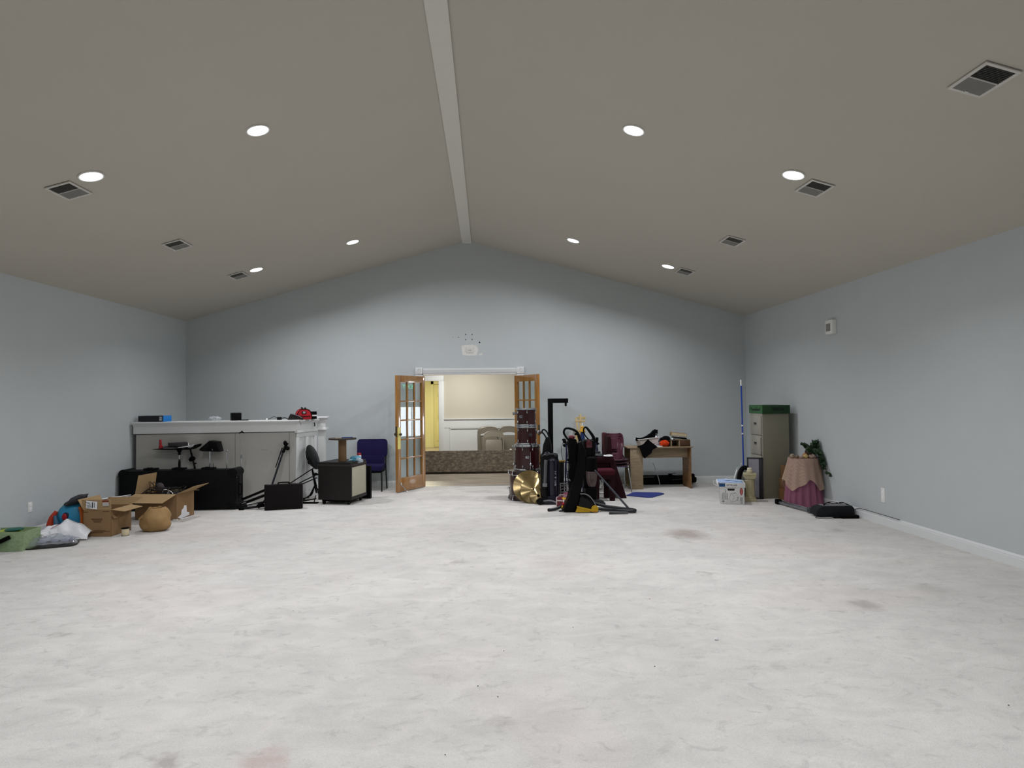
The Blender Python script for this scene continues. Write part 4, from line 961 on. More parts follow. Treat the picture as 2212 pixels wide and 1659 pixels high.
# ------------------------------------------------------------------ drum kit stacked by the doorway
cherry = mat('wine_lacquer', '#2c060a', 0.3, coat=.4, var=.25, scale=4, stretch=(1, 1, .2))
head_m = mat('drum_head', '#cfcfcf', .5)
DX, DY = .66, 10.52
def drum(name, label, loc, r, h, badge, lugs=8, hoop=chrome, tilt=(0, 0, 0), extra=None, ang0=.2, boff=0, clawed=False):
    t = thing(name, label, 'drum', loc, rot=tilt, group='wine red drums in one stack')
    g = G(); g.lathe([(r, .02), (r, h - .02)], 40); obj('shell', g, cherry, t)
    g = G(); g.lathe([(.01, h - .012), (r * .97, h - .012), (r * .97, h - .016), (.01, h - .016)], 36, caps=False); obj('drum_head', g, head_m, t)
    for z0 in (0, h - .03):
        g = G(); g.lathe([(r + .004, z0), (r + .014, z0 + .002), (r + .012, z0 + .015), (r + .014, z0 + .028), (r + .004, z0 + .03)], 40)
        for k in range(lugs):
            a = ang0 + 2 * PI * k / lugs; g.cyl(((r + .016) * math.cos(a), (r + .016) * math.sin(a), z0 - .002), ((r + .016) * math.cos(a), (r + .016) * math.sin(a), z0 + .034), .006, seg=8)
        obj('hoop', g, hoop, t)
    for k in range(lugs):
        a = ang0 + 2 * PI * k / lugs
        if math.sin(a) > .5: continue
        for z0, z1 in ((.045, .085), (h - .085, h - .045)):
            g = G(); g.ell(((r + .008) * math.cos(a), (r + .008) * math.sin(a), (z0 + z1) / 2), (.009, .009, (z1 - z0) / 2), u=10, v=8); zt = 0 if z0 < h / 2 else h
            g.cyl(((r + .014) * math.cos(a), (r + .014) * math.sin(a), z0), ((r + .014) * math.cos(a), (r + .014) * math.sin(a), zt), .0028, seg=6); obj('lug', g, chrome, t)
    if badge is not None:
        a = -PI / 2 + badge
        M = RZ(a) @ T(r + .002, 0, h * .53) @ RZ(PI / 2)
        g = G(M); g.prism(rrect(.052, .042, .008, 3), -.004, .0); b = obj('badge', g, chrome, t)
        g = G(M); g.prism(rrect(.040, .030, .005, 3), -.0052, -.0038); obj('badge_face', g, ink, b)
        g = G(M); g.b2((-.013, -.006, -.009), (-.004, -.005, .009)); g.b2((-.002, -.006, -.009), (.012, -.005, -.003)); obj('badge_mark', g, chrome, b)
    return t
t = drum('bass_drum', 'largest wine red drum at the bottom of the stack, on the carpet', (DX - .02, DY + .0, 0), .265, .47, None, 8, mat('hoop_wine', '#241012', .3, coat=.5), ang0=.65)
g = G()
for z in (.075, .40): g.lathe([(.272, z), (.277, z + .006), (.272, z + .012)], 40)
for k in range(8):
    a = .65 + 2 * PI * k / 8
    if math.sin(a) > .5: continue
    g.ell((.285 * math.cos(a), .285 * math.sin(a), .03), (.014, .014, .035), u=8, v=6); g.ell((.285 * math.cos(a), .285 * math.sin(a), .44), (.014, .014, .035), u=8, v=6)
obj('tension_claw', g, chrome, t)
g = G(); g.cyl((-.27, -.1, .10), (-.285, -.12, .22), .008, seg=8); g.cyl((-.285, -.1, .20), (-.30, -.12, .2), .02, seg=10); g.cyl((-.29, -.1, .04), (-.31, -.13, .04), .016, seg=10); obj('spur', g, chrome, t)
t = drum('floor_tom', 'tall wine red floor tom standing on the largest drum', (DX + .0, DY, .475), .197, .405, -.05, 8, ang0=.38)
for a in (3.3, 4.9, 6.1):
    g = G(); cx, cy = .215 * math.cos(a), .215 * math.sin(a); g.cyl((cx, cy, -.02 + .02), (cx, cy, .30), .0055, seg=8); g.ell((cx * 1.02, cy * 1.02, .10), (.02, .02, .028), u=10, v=8); obj('leg', g, chrome, t)
g = G(); g.tube([(-.20, -.06, .41), (-.16, -.04, .435), (-.13, -.03, .46)], .004, n=3); g.cyl((-.225, -.07, .36), (-.225, -.07, .40), .009, seg=8); g.cyl((-.25, -.07, .39), (-.20, -.07, .39), .006, seg=8); g.cyl((.2, -.08, .385), (.215, -.09, .43), .006, seg=8); obj('wing_bolt', g, chrome, t)
t = drum('tom_drum', 'wine red tom between the floor tom and the topmost drum', (DX - .005, DY, .882), .158, .30, .32, 6, ang0=.55)
g = G(); g.ell((.178, -.05, .20), (.022, .02, .03), u=10, v=8); g.cyl((.17, -.05, .215), (.205, -.06, .215), .016, .02, seg=12); obj('mount', g, chrome, t)
t = drum('tom_drum', 'smallest wine red drum on top of the stack', (DX - .01, DY, 1.184), .155, .285, -.62, 6, ang0=.55)
g = G(); g.cyl((-.15, -.06, .20), (-.205, -.08, .205), .014, .024, seg=12); g.cyl((-.205, -.08, .20), (-.215, -.084, .20), .026, seg=14); obj('mount', g, chrome, t)
# cymbals leaning on the bass drum
bronze = bpy.data.materials.new('cymbal_bronze'); bronze.use_nodes = True
nt = bronze.node_tree; N = nt.nodes; L = nt.links; b = N['Principled BSDF']
tc = N.new('ShaderNodeTexCoord'); sp = N.new('ShaderNodeSeparateXYZ'); L.new(tc.outputs['Object'], sp.inputs[0])
x2 = N.new('ShaderNodeVectorMath'); x2.operation = 'LENGTH'; L.new(tc.outputs['Object'], x2.inputs[0])
wv = N.new('ShaderNodeMath'); wv.operation = 'MULTIPLY'; wv.inputs[1].default_value = 1500; L.new(x2.outputs['Value'], wv.inputs[0])
sn = N.new('ShaderNodeMath'); sn.operation = 'SINE'; L.new(wv.outputs[0], sn.inputs[0])
nz = N.new('ShaderNodeTexNoise'); nz.inputs['Scale'].default_value = 6; L.new(tc.outputs['Object'], nz.inputs['Vector'])
cr = N.new('ShaderNodeValToRGB'); cr.color_ramp.elements[0].color = lin('#97875f'); cr.color_ramp.elements[1].color = lin('#c2ab7c'); L.new(nz.outputs['Fac'], cr.inputs['Fac']); L.new(cr.outputs['Color'], b.inputs['Base Color'])
b.inputs['Metallic'].default_value = 1.0; b.inputs['Roughness'].default_value = .2; b.inputs['Anisotropic'].default_value = .95; b.inputs['Anisotropic Rotation'].default_value = .25
tg = N.new('ShaderNodeTangent'); tg.direction_type = 'RADIAL'; tg.axis = 'Z'; L.new(tg.outputs[0], b.inputs['Tangent'])
def cymbal(label, r, loc, lean, yaw):
    t = thing('cymbal', label, 'cymbal', loc, group='bronze cymbals leaning on the drums', rot=(PI / 2 - lean, 0, yaw))
    pr = [(.008, .022), (r * .10, .02), (r * .17, .010), (r * .2, .004), (r * .6, .0), (r, -.010), (r, -.012), (r * .6, -.002), (r * .2, .002), (r * .10, .017), (.008, .019)]
    obj('plate', G().lathe(pr, 48, caps=False), bronze, t); obj('cup_felt', G().lathe([(.004, .018), (.02, .022), (.018, .030), (.006, .032)], 14), blackm, t)
cymbal('largest bronze cymbal, rearmost of the three, against the bass drum', .255, (.665, 10.15, .25), .28, -.10)
cymbal('middle sized bronze cymbal between the other two', .205, (.725, 10.07, .203), .32, -.05)
cymbal('smallest cymbal in front of the other two', .125, (.79, 10.01, .124), .30, .10)

# ------------------------------------------------------------------ purple upright vacuum
t = thing('upright_vacuum', 'dark purple upright vacuum cleaner in front of the black post', 'vacuum', (.98, 10.05, 0), rz=-.12)
vp_ = mat('vacuum_purple', '#0e0b22', .3, coat=.25); vb = mat('vacuum_black', '#040506', .45, spec=.18)
g = G(); g.b2((-.145, -.09, .09), (.13, .14, .77), bev=.05, seg=4); obj('body', g, vb, t)
g = G(); g.cyl((.045, -.02, .12), (.045, -.02, .64), .095, .10, seg=28); g.ell((.045, -.02, .64), (.10, .10, .105)); obj('canister', g, vp_, t)
g = G(); g.tube([(-.055, -.11, .68), (-.06, -.125, .60), (-.065, -.125, .45), (-.075, -.12, .30)], .026, n=4, seg=12); obj('hose_tube', g, mat('hose_grey', '#57585d', .35), t)
g = G(); g.b2((-.11, -.15, .27), (-.04, -.10, .325), bev=.008); obj('hose_clip', g, mat('clip_grey', '#77777a', .35), t)
g = G(); g.tube([(-.07, -.11, .27), (-.07, -.11, .15), (-.05, -.08, .06)], [.03, .045, .06], n=3, seg=12); obj('swivel_neck', g, vb, t)
g = G(); g.tube([(-.12, -.08, .73), (-.05, -.115, .77), (.04, -.12, .77), (.10, -.08, .73)], .010, n=4); g.torus((-.035, -.11, .775), .035, .009, RX(.6), n=20, seg=6); obj('trim_loop', g, mat('loop_dark', '#2b2d31', .3, coat=.4), t)
g = G(); g.prism([(-.12, .74), (-.10, .90), (-.055, 1.02), (.0, 1.02), (.03, .9), (.04, .74)], -.02, .07, bev=.02); obj('handle_stem', g, vb, t)
g = G(); g.tube([(-.035, .03, .98), (-.08, .03, 1.06), (-.115, .03, 1.10), (-.10, .03, 1.135), (-.06, .03, 1.125), (-.02, .03, 1.06), (0, .03, .97)], .012, n=4); obj('handle_loop', g, vb, t)
g = G(); g.prism([(-.15, .02), (-.14, .07), (-.04, .13), (.16, .13), (.26, .06), (.28, .01), (.10, .005), (-.06, .005)], -.14, .12, bev=.025); obj('floor_head', g, vp_, t)
g = G(); g.tube([(-.13, -.145, .05), (0, -.15, .065), (.12, -.148, .03), (.25, -.14, .015)], .012, n=4); obj('head_trim', g, mat('clip_grey', '#77777a'), t)
for y_ in (-.17, .12):
    g = G(); g.cyl((-.15, y_ - .012, .052), (-.15, y_ + .03, .052), .05, seg=22); g.cyl((-.15, y_ - .015, .052), (-.15, y_ + .03, .052), .03, seg=16); obj('wheel', g, black, t)
g = G()
for z0, s in ((.40, .02), (.46, .012), (.49, .014), (.30, .016)):
    g.b2((.075, -.116, z0), (.10, -.105, z0 + s), bev=.002)
for k in range(4): g.b2((.072, -.118, .285 + k * .022), (.095, -.108, .297 + k * .022))
obj('side_lettering', g, mat('silver_print', '#8d8f99', .4), t)
t = thing('floor_register', 'small grey louvred vent cover leaning beside the purple vacuum', 'grille', (1.19, 9.98, .0), rz=.15)
t.rotation_euler = (-.12, 0, .15)
g = G(); 
for a, b_ in (((-.055, 0, .09), (-.04, .015, .31)), ((.045, 0, .10), (.06, .015, .31)), ((-.055, 0, .30), (.06, .015, .315)), ((-.055, 0, .09), (.06, .015, .105))): g.b2(a, b_, bev=.003)
for k in range(4): g.box((0, .01, .13 + k * .047), (.10, .006, .016), RX(.6) @ RY(-.12))
obj('slats', g, mat('clip_grey', '#77777a'), t)
obj('lower_stand', G().b2((-.05, .002, 0), (.055, .03, .10), bev=.004), blackm, t)

# ------------------------------------------------------------------ black L-shaped post
t = thing('black_gantry_post', 'tall black square post with a short arm and hook at its top', 'post', (1.085, 10.92, 0))
g = G(); g.b2((-.04, -.04, .03), (.04, .04, 1.62), bev=.004); obj('upright', g, blackm, t)
g = G(); g.b2((.0, -.039, 1.545), (.30, .039, 1.621), bev=.004); obj('arm', g, blackm, t)
g = G(); g.cyl((.262, 0, 1.50), (.262, 0, 1.55), .018, seg=12); g.ell((.262, 0, 1.50), (.018, .018, .014)); obj('hook_peg', g, black, t)
obj('base', G().b2((-.16, -.12, 0), (.34, .16, .035), bev=.006), blackm, t)
g = G(); g.tube([(.30, 0, .03), (.36, -.12, .03), (.40, -.16, .03)], .02); obj('foot_bar', g, blackm, t)
t = thing('black_bin', 'tall narrow black bin with a gold rim beside the purple vacuum', 'bin', (1.255, 11.12, 0))
g = G(); g.lathe([(.065, 0), (.07, .02), (.078, .53)], 24); obj('barrel', g, mat('bin_black', '#0e0e0e', .25), t)
g = G(); g.lathe([(.078, .53), (.09, .535), (.092, .555), (.05, .565)], 24); g.ell((.085, -.02, .548), (.02, .02, .015)); obj('rim', g, gold, t)

# ------------------------------------------------------------------ rollator walker
t = thing('rollator', 'dark blue rollator walker behind the carpet cleaner', 'walker', (1.60, 11.25, 0))
bl = mat('frame_blue', '#161a3c', .3, coat=.5)
for sx, x_ in ((-1, -.24), (1, .28)):
    g = G(); g.tube([(x_, -.10, .15), (x_ - .0, -.08, .40), (x_ + .03, -.04, .65), (x_ + .02, 0, .86)], .014, n=4); obj('front_leg', g, bl, t)
    g = G(); g.tube([(x_ + .1, .28, .12), (x_ + .04, .15, .40), (x_ + .03, .02, .68)], .012, n=3); obj('rear_leg', g, bl, t)
    g = G(); g.tube([(x_ + .02, .0, .86), (x_ + .01, .06, .90), (x_ - .01, .16, .89)], .019, n=3); g.ell((x_ + .0, -.02, .87), (.035, .03, .03)); obj('handle', g, blackm, t)
    g = G(); g.tube([(x_ - .02, .0, .86), (x_ - .06, -.03, .78), (x_ - .055, -.05, .62), (x_ - .02, -.08, .52)], .004, n=5); g.tube([(x_ + .03, 0, .85), (x_ + .06, -.03, .74), (x_ + .04, -.05, .60)], .004, n=4); obj('brake_cable', g, black, t)
    for (wx, wy) in ((x_, -.12), (x_ + .11, .30)):
        g = G(); g.torus((wx, wy, .082), .065, .015, RY(PI / 2), n=24, seg=8); g.cyl((wx - .012, wy, .082), (wx + .012, wy, .082), .05, seg=16); obj('wheel', g, black, t)
        g = G(); g.b2((wx - .026, wy - .02, .08), (wx - .02, wy + .02, .19)); g.b2((wx + .02, wy - .02, .08), (wx + .026, wy + .02, .19)); g.b2((wx - .026, wy - .02, .185), (wx + .026, wy + .02, .20)); obj('fork', g, bl, t)
g = G()
for z, y_ in ((.36, -.09), (.26, -.10), (.50, .05)): g.cyl((-.24, y_, z), (.28, y_, z), .008, seg=8)
g.cyl((-.24, -.08, .33), (.28, -.07, .47), .007, seg=8); g.cyl((-.22, -.07, .58), (.3, -.06, .44), .007, seg=8); obj('cross_bars', g, bl, t)
g = G(); g.b2((-.20, -.10, .53), (.26, .16, .56), bev=.015); obj('seat_pad', g, blackm, t)
g = G(); g.tube([(-.22, .12, .78), (-.2, .2, .80), (.24, .2, .80), (.26, .12, .78)], .018, n=4); obj('back_strap', g, blackm, t)
g = G(); g.tube([(.13, .0, .86), (.22, -.02, .84), (.27, -.03, .75), (.29, -.03, .60)], .011, n=5); obj('side_arm', g, black, t)

# ------------------------------------------------------------------ wooden easel with a cross
ew = wood_mat('pale_pine', '#b89f6c', '#cdb98a', .5, grain=(8, 8, 1))
t = thing('folding_easel', 'pale wooden easel leaning against the end wall behind the vacuums', 'easel', (1.70, 11.92, 0))
g = G(); g.b2((-.02, -.015, 0), (.02, .015, 1.0)); obj('leg', g, ew, t, rot=(-.10, -.09, 0), loc=(.05, -.04, 0))
for i, (x0, a) in enumerate(((-.05 + .18, -.13),)):
    g = G(); g.b2((-.018, -.012, .0), (.018, .012, 1.28), bev=.003); obj('leg', g, ew, t, loc=(x0, -.05, 0), rot=(-.09, a, 0))
g = G(); g.b2((-.018, -.012, .0), (.018, .012, 1.20), bev=.003); obj('leg', g, mat('grey_leg', '#a7a8a4', .6), t, loc=(-.16, .02, 0), rot=(-.03, .08, 0))
g = G(); g.b2((-.02, -.10, 1.235), (.135, -.078, 1.285), bev=.003); obj('cross_bar', g, ew, t, loc=(-.02, -.05, 0))
t = thing('wooden_cross', 'small wooden cross rising above the carpet cleaners', 'cross', (1.70, 11.66, 0))
g = G(); g.b2((-.018, -.015, .0), (.018, .015, 1.335), bev=.003); obj('upright', g, ew, t)
g = G(); g.b2((-.095, -.02, 1.19), (.085, -.0, 1.225), bev=.003); obj('arm', g, ew, t)
# feather duster / mop with yellow collar
t = thing('long_duster', 'blue duster with a mustard yellow collar standing between the vacuums', 'duster', (1.62, 10.90, 0))
g = G(); g.lathe([(.014, .0), (.014, .80), (.035, .84), (.042, .95), (.028, 1.05), (.02, 1.06)], 16); obj('blue_sleeve', g, mat('royal_blue', '#1b2f63', .6), t)
g = G(); g.lathe([(.05, 1.05), (.056, 1.06), (.048, 1.085), (.032, 1.11), (.03, 1.14), (.012, 1.15)], 16); obj('collar', g, mat('mustard', '#b98a1e', .5), t)
g = G(); g.cyl((0, 0, 1.14), (0, 0, 1.20), .012, .008, seg=10); obj('tip', g, white_pl, t)

# ------------------------------------------------------------------ black and yellow carpet cleaner
t = thing('carpet_cleaner', 'tall black carpet cleaner with yellow base, nearest in the cluster', 'vacuum', (1.32, 9.30, 0), rz=.0)
cb = mat('cleaner_black', '#030304', .4, spec=.1); yl = mat('cleaner_yellow', '#b08c14', .45)
g = G(); g.prism([(-.25, .03), (-.22, .01), (-.06, .008), (-.02, .10), (.02, .30), (.09, .62), (.10, .86), (.03, 1.02), (-.02, .95), (-.03, .72), (-.05, .48), (-.15, .22)], -.11, .13, bev=.035); obj('body', g, cb, t)
g = G(); g.prism([(-.10, .50), (-.02, .46), (.02, .80), (-.03, 1.03), (-.13, 1.05), (-.16, .98), (-.12, .75)], -.06, .08, bev=.02); obj('cord_side', g, blackm, t)
rnd = random.Random(5); g = G()
for k in range(7):
    x_ = -.13 + .02 * k * .6; g.tube([(x_ + .02, -.075, 1.0), (x_ - .015, -.09, .85), (x_ - .02 + .01 * k * .5, -.095, .65), (x_ - .02, -.085, .50), (x_ + .03, -.08, .44)], .008, n=5, seg=6)
obj('wound_cord', g, blackm, t)
g = G(); g.tube([(-.11, 0, .98), (-.17, 0, 1.06), (-.205, 0, 1.13), (-.18, 0, 1.185), (-.11, 0, 1.185), (-.02, 0, 1.14), (.02, 0, 1.05), (.05, 0, .93), (.07, 0, .80)], [.014, .014, .016, .016, .017, .018, .024, .03, .03], n=4, seg=10); obj('handle_loop', g, cb, t)
g = G(); g.b2((-.05, -.03, 1.09), (.0, .03, 1.12), bev=.01); obj('trigger', g, blackm, t)
obj('red_cap', G().ell((-.085, .06, 1.055), (.048, .03, .035)), mat('dull_red', '#6e2a33', .5), t)
g = G(); g.prism([(-.05, .02), (.0, .25), (.02, .275), (.09, .26), (.16, .20), (.21, .12), (.225, .05), (.20, .035)], -.14, .12, bev=.04); obj('tank_hood', g, mat('gloss_black', '#030304', .13, spec=.2), t)
g = G(); g.tube([(.0, -.145, .268), (.08, -.148, .262), (.14, -.148, .225), (.19, -.145, .16), (.225, -.14, .08)], .011, n=4, flat=.6); obj('hood_trim', g, mat('clip_grey', '#77777a'), t)
g = G(); g.prism([(-.07, .012), (.0, .01), (.14, .01), (.145, .035), (-.04, .09)], -.15, -.135, bev=.003); g.prism([(-.05, .10), (-.045, .075), (.17, .012), (.23, .012), (.23, .04), (.16, .05)], -.158, -.14, bev=.003); obj('yellow_skirt', g, yl, t)
g = G(); g.cyl((.205, -.16, .055), (.205, .12, .055), .05, seg=26); obj('brush_housing', g, yl, t)
g = G(); g.b2((.185, -.163, .012), (.22, -.158, .02)); obj('orange_mark', g, mat('orange_mark', '#9c3a12', .5), t)
g = G(); g.prism([(.20, .13), (.235, .10), (.265, .03), (.26, .01), (.22, .05)], -.13, .11, bev=.008); obj('clear_nozzle', g, clear_mat('smoke_clear', '#c9cdd0', .6, film=.3, fcol='#b5b7b4'), t)
# second vacuum behind
t = thing('bagless_vacuum', 'black upright vacuum with a see-through dirt cup behind the carpet cleaner', 'vacuum', (1.60, 9.98, 0), rz=.0)
g = G(); g.b2((-.10, -.02, .12), (.07, .16, .98), bev=.04, seg=3); obj('body', g, cb, t)
g = G(); g.cyl((.015, -.06, .50), (.015, -.06, .70), .085, .08, seg=26); g.ell((.015, -.06, .70), (.08, .08, .025)); g.prism([(.0, .70), (.05, .715), (.10, .745), (.095, .715), (.04, .695)], -.08, -.04, bev=.006); obj('cup_lid', g, blackm, t)
cupm = clear_mat('smoked_cup', '#8d7a7a', .6, film=.55, fcol='#6b5c58')
g = G(); g.lathe([(.052, .265), (.075, .33), (.085, .42), (.087, .50)], 28, M=T(.01, -.06, 0)); obj('dirt_cup', g, cupm, t)
g = G(); g.lathe([(.045, .29), (.066, .34), (.068, .37)], 20, M=T(.01, -.06, 0)); obj('dust', g, mat('grey_dust', '#6d6760', .95), t)
g = G(); g.cyl((.01, -.06, .38), (.01, -.06, .50), .045, .055, seg=20); obj('filter_cone', g, mat('filter_red', '#5c2328', .5), t)
g = G(); g.prism([(-.10, .02), (-.10, .24), (.02, .27), (.08, .24), (.09, .15), (.06, .05)], -.13, .10, bev=.03); obj('motor_base', g, cb, t)
g = G(); g.tube([(.06, .05, .64), (.065, .05, .95), (.06, .05, 1.02), (.0, .05, 1.11), (-.045, .05, 1.165), (-.075, .05, 1.16), (-.09, .05, 1.12), (-.07, .05, 1.05), (-.01, .05, .98), (.04, .05, .965)], [.03, .028, .024, .02, .016, .013, .011, .01, .01, .012], n=4, seg=10); obj('handle_loop', g, cb, t)
g = G(); g.b2((-.065, -.03, .855), (.03, .05, .95), bev=.012); g.cyl((-.02, 0, .95), (-.02, 0, .985), .03, .025, seg=14); obj('red_panel', g, mat('maroon_plastic', '#4a1016', .35, coat=.4), t)
g = G(); g.prism([(-.02, .012), (.0, .08), (.09, .075), (.17, .055), (.20, .02), (.19, .01)], -.20, -.02, bev=.015); obj('floor_head', g, mat('head_grey', '#26272b', .3, coat=.4), t)
# hoses
t = thing('vacuum_hose', 'grey black vacuum hose lying in a loop right of the carpet cleaner', 'hose', (1.60, 9.34, 0))
g = G(); g.tube([(-.06, .10, .09), (.04, .06, .07), (.14, .02, .05), (.26, -.04, .04), (.38, -.10, .032), (.46, -.16, .03), (.49, -.22, .03), (.46, -.27, .03), (.36, -.27, .03), (.26, -.22, .03), (.18, -.14, .03), (.08, -.09, .03), (-.03, -.08, .04)], .024, n=6, seg=12); obj('hose', g, mat('hose_dark', '#1b1d21', .4, bump=.2, bscale=120), t)
g = G(); g.cyl((.41, -.18, .05), (-.03, .06, .575), .016, .011, seg=12); obj('wand', g, mat('wand_grey', '#3c3f46', .3), t)
g = G(); g.cyl((.36, -.36, .022), (.10, -.33, .022), .014, .021, seg=12); obj('crevice_nozzle', g, mat('nozzle_grey', '#3a3c3e', .4), t)
t = thing('short_hose', 'short black hose end lying left of the carpet cleaner', 'hose', (1.05, 9.34, 0))
g = G(); g.tube([(-.16, -.03, .024), (-.06, .02, .028), (.03, .08, .05), (.10, .13, .05)], .022, n=4, seg=12); g.tube([(-.02, -.09, .012), (.04, -.05, .012), (.10, .0, .014)], .008, n=3); obj('hose', g, mat('hose_dark', '#212328'), t)
g = G(); g.torus((-.162, -.031, .024), .017, .007, RX(PI / 2) @ RY(.4), n=16, seg=6); obj('end_ring', g, black, t)
# things at its foot
t = thing('red_tool_box', 'small red toy-like case with white bands beside the purple vacuum', 'case', (1.19, 9.72, 0), rz=-.5)
mr = mat('crimson', '#5e1826', .35)
obj('box_body', G().b2((-.13, -.07, 0), (.09, .09, .135), bev=.012), mr, t)
g = G(); g.b2((-.134, -.075, .085), (.093, -.068, .10)); g.b2((-.135, -.074, .03), (-.12, .09, .14)); g.b2((.03, -.077, .095), (.08, -.069, .13)); obj('white_bands', g, mat('pink_white', '#c9b6b6', .5), t)
g = G(); g.tube([(-.12, 0, .13), (-.10, 0, .165), (-.02, 0, .165), (.0, 0, .13)], .012, n=4); obj('handle', g, mat('pinkish_grey', '#8d7a78', .5), t)
obj('label_plate', G().b2((.02, -.078, .055), (.07, -.070, .085)), paper, t)
t = thing('white_bottle_box', 'white carton lying behind the small red case', 'box', (1.30, 9.90, 0), rz=-.3); obj('carton', G().b2((-.13, -.05, 0), (.12, .05, .16), bev=.004), paper, t); obj('pink_lid', G().box((-.02, 0, .168), (.22, .11, .02), RY(-.06), bev=.004), mat('dull_pink', '#a0566a', .6), t)
t = thing('yellow_lid_tub', 'white tub with yellow rim and clear dome left of the carpet cleaner', 'tub', (1.185, 9.46, 0))
obj('tub_wall', G().lathe([(.065, 0), (.07, .02), (.075, .135)], 26, M=T(-.0, 0, .02)), white_pl, t)
obj('rim', G().lathe([(.078, .15), (.088, .155), (.088, .17), (.07, .175)], 26), mat('bright_yellow', '#d2a11e', .45), t)
g = G(); g.ell((0, 0, .175), (.068, .068, .045)); obj('dome', g, clear_mat('pink_dome', '#d9b9bd', .8, film=.4, fcol='#a98f92'), t)
t = thing('red_yellow_valve', 'small red knob with a yellow hook at the carpet cleaner foot', 'knob', (1.105, 9.335, 0))
obj('knob', G().ell((0, 0, .10), (.025, .025, .028)), red, t); g = G(); g.tube([(.0, 0, .085), (-.022, 0, .06), (-.015, 0, .02), (.01, 0, .005)], .011, n=4); obj('hook', g, mat('bright_yellow', '#d2a11e'), t)
# dark mat under the cluster
tag(obj('floor_tray', G().b2((-.30, -.16, 0), (.34, .20, .022), bev=.008), mat('tray_dark', '#1a1b1c', .5), loc=(1.30, 10.34, 0)), 'low dark rectangular tray on the carpet behind the red case', 'tray')

# ------------------------------------------------------------------ burgundy upholstered chair seen from its side
bg = mat('burgundy_velvet', '#260710', .85, bump=.2, bscale=150, var=.15, spec=.2)
bgl = mat('burgundy_seat', '#451320', .85, bump=.2, bscale=150, var=.1, spec=.2)
t = thing('upholstered_armchair', 'burgundy upholstered chair with high back, facing left', 'chair', (1.96, 10.42, 0), rz=0)
g = G(); g.prism([(.02, .66), (.075, .72), (.06, .96), (.05, 1.0), (-.0, 1.0), (-.005, .75), (-.03, .66)], .0, .42, bev=.02); obj('backrest', g, bg, t)
g = G(); g.prism([(-.01, .70), (-.012, 1.02), (-.0, 1.04), (.040, 1.04), (.05, .99), (.045, .72)], .25, .50, bev=.02); obj('rear_wing', g, mat('burgundy_light', '#3c0c16', .8), t)
g = G(); g.prism([(-.27, .57), (-.27, .665), (.06, .675), (.09, .66), (.10, .60), (.06, .57)], -.03, .06, bev=.02); g.prism([(-.27, .57), (-.27, .665), (.06, .675), (.09, .66), (.10, .60), (.06, .57)], .40, .49, bev=.02); obj('armrest', g, bg, t)
g = G(); g.prism([(-.30, .49), (-.30, .57), (.02, .57), (.03, .50), (.02, .49)], .0, .46, bev=.02); obj('side_panel', g, bg, t)
g = G(); g.prism([(.02, .60), (.105, .62), (.295, .0), (.165, .0), (.06, .34)], -.02, .05, bev=.006); obj('leg', g, bg, t)
g = G(); g.prism([(.02, .60), (.105, .62), (.295, .0), (.165, .0), (.06, .34)], .42, .49, bev=.006); obj('leg', g, bg, t)
obj('floor_rail', G().b2((.02, .04, .035), (.20, .44, .07), bev=.004), blackm, t)
t = thing('upholstered_stool', 'burgundy padded stool tucked against the armchair', 'stool', (1.84, 10.22, 0))
g = G(); g.b2((-.14, -.06, .40), (.185, .30, .495), bev=.035, seg=4); obj('seat', g, bgl, t)
g = G(); g.b2((-.135, -.05, .34), (.18, .29, .41), bev=.01); obj('apron', g, bg, t)
for x_, y_ in ((.14, -.02), (-.11, -.02), (.10, .27), (-.11, .27)):
    obj('leg', G().b2((x_ - .04, y_ - .03, 0), (x_ + .04, y_ + .03, .36), bev=.006), bg, t)
t = thing('white_glove', 'crumpled white cloth on the arm of the burgundy armchair', 'cloth', (1.96, 10.415, .676))
crumple('cloth', (.08, .035, .016), paper, t, seed=61, loc=(0, 0, .014), flat=.9)
t = thing('grey_tray', 'flat grey plastic tray lying across the burgundy armchair arms', 'tray', (1.82, 10.62, .678), rz=.04)
obj('tray_plate', G().b2((-.19, -.18, 0), (.09, .22, .018), bev=.006), mat('tray_grey', '#3d4142', .5), t); obj('tray_rim', G().b2((-.20, .20, .0), (.10, .225, .05), bev=.006), mat('tray_grey', '#3d4142'), t)
t = thing('red_base_cone', 'white cone with a red base behind the dirt cup vacuum', 'cone', (1.69, 10.60, .697))
obj('cone', G().lathe([(.055, .03), (.014, .17), (.010, .175)], 24), mat('cone_white', '#d9d6c6', .5), t); obj('base', G().lathe([(.085, .0), (.09, .012), (.085, .026), (.055, .032)], 24), mat('cone_red', '#a3222a', .45), t)
t = thing('photo_tripod', 'slim black device on a blue pole behind the burgundy chair', 'tripod', (2.015, 11.85, -.0))
g = G(); g.cyl((0, 0, .02), (0, 0, .80), .011, seg=8); g.cyl((.03, 0, .50), (.02, 0, .8), .007, seg=8); g.cyl((-.035, 0, .5), (-.015, 0, .78), .007, seg=8); obj('pole', g, bl, t)
g = G(); g.b2((-.025, -.02, .76), (.035, .02, .84), bev=.006); g.b2((-.01, -.025, .83), (.04, .025, .90), bev=.01); g.b2((.02, -.02, .77), (.055, .02, .80), bev=.004); obj('head', g, blackm, t)
for a in (.4, 2.5, 4.6): obj('leg', G().cyl((0, 0, .25), (.16 * math.cos(a), .16 * math.sin(a), .01), .008, seg=8), black, t)

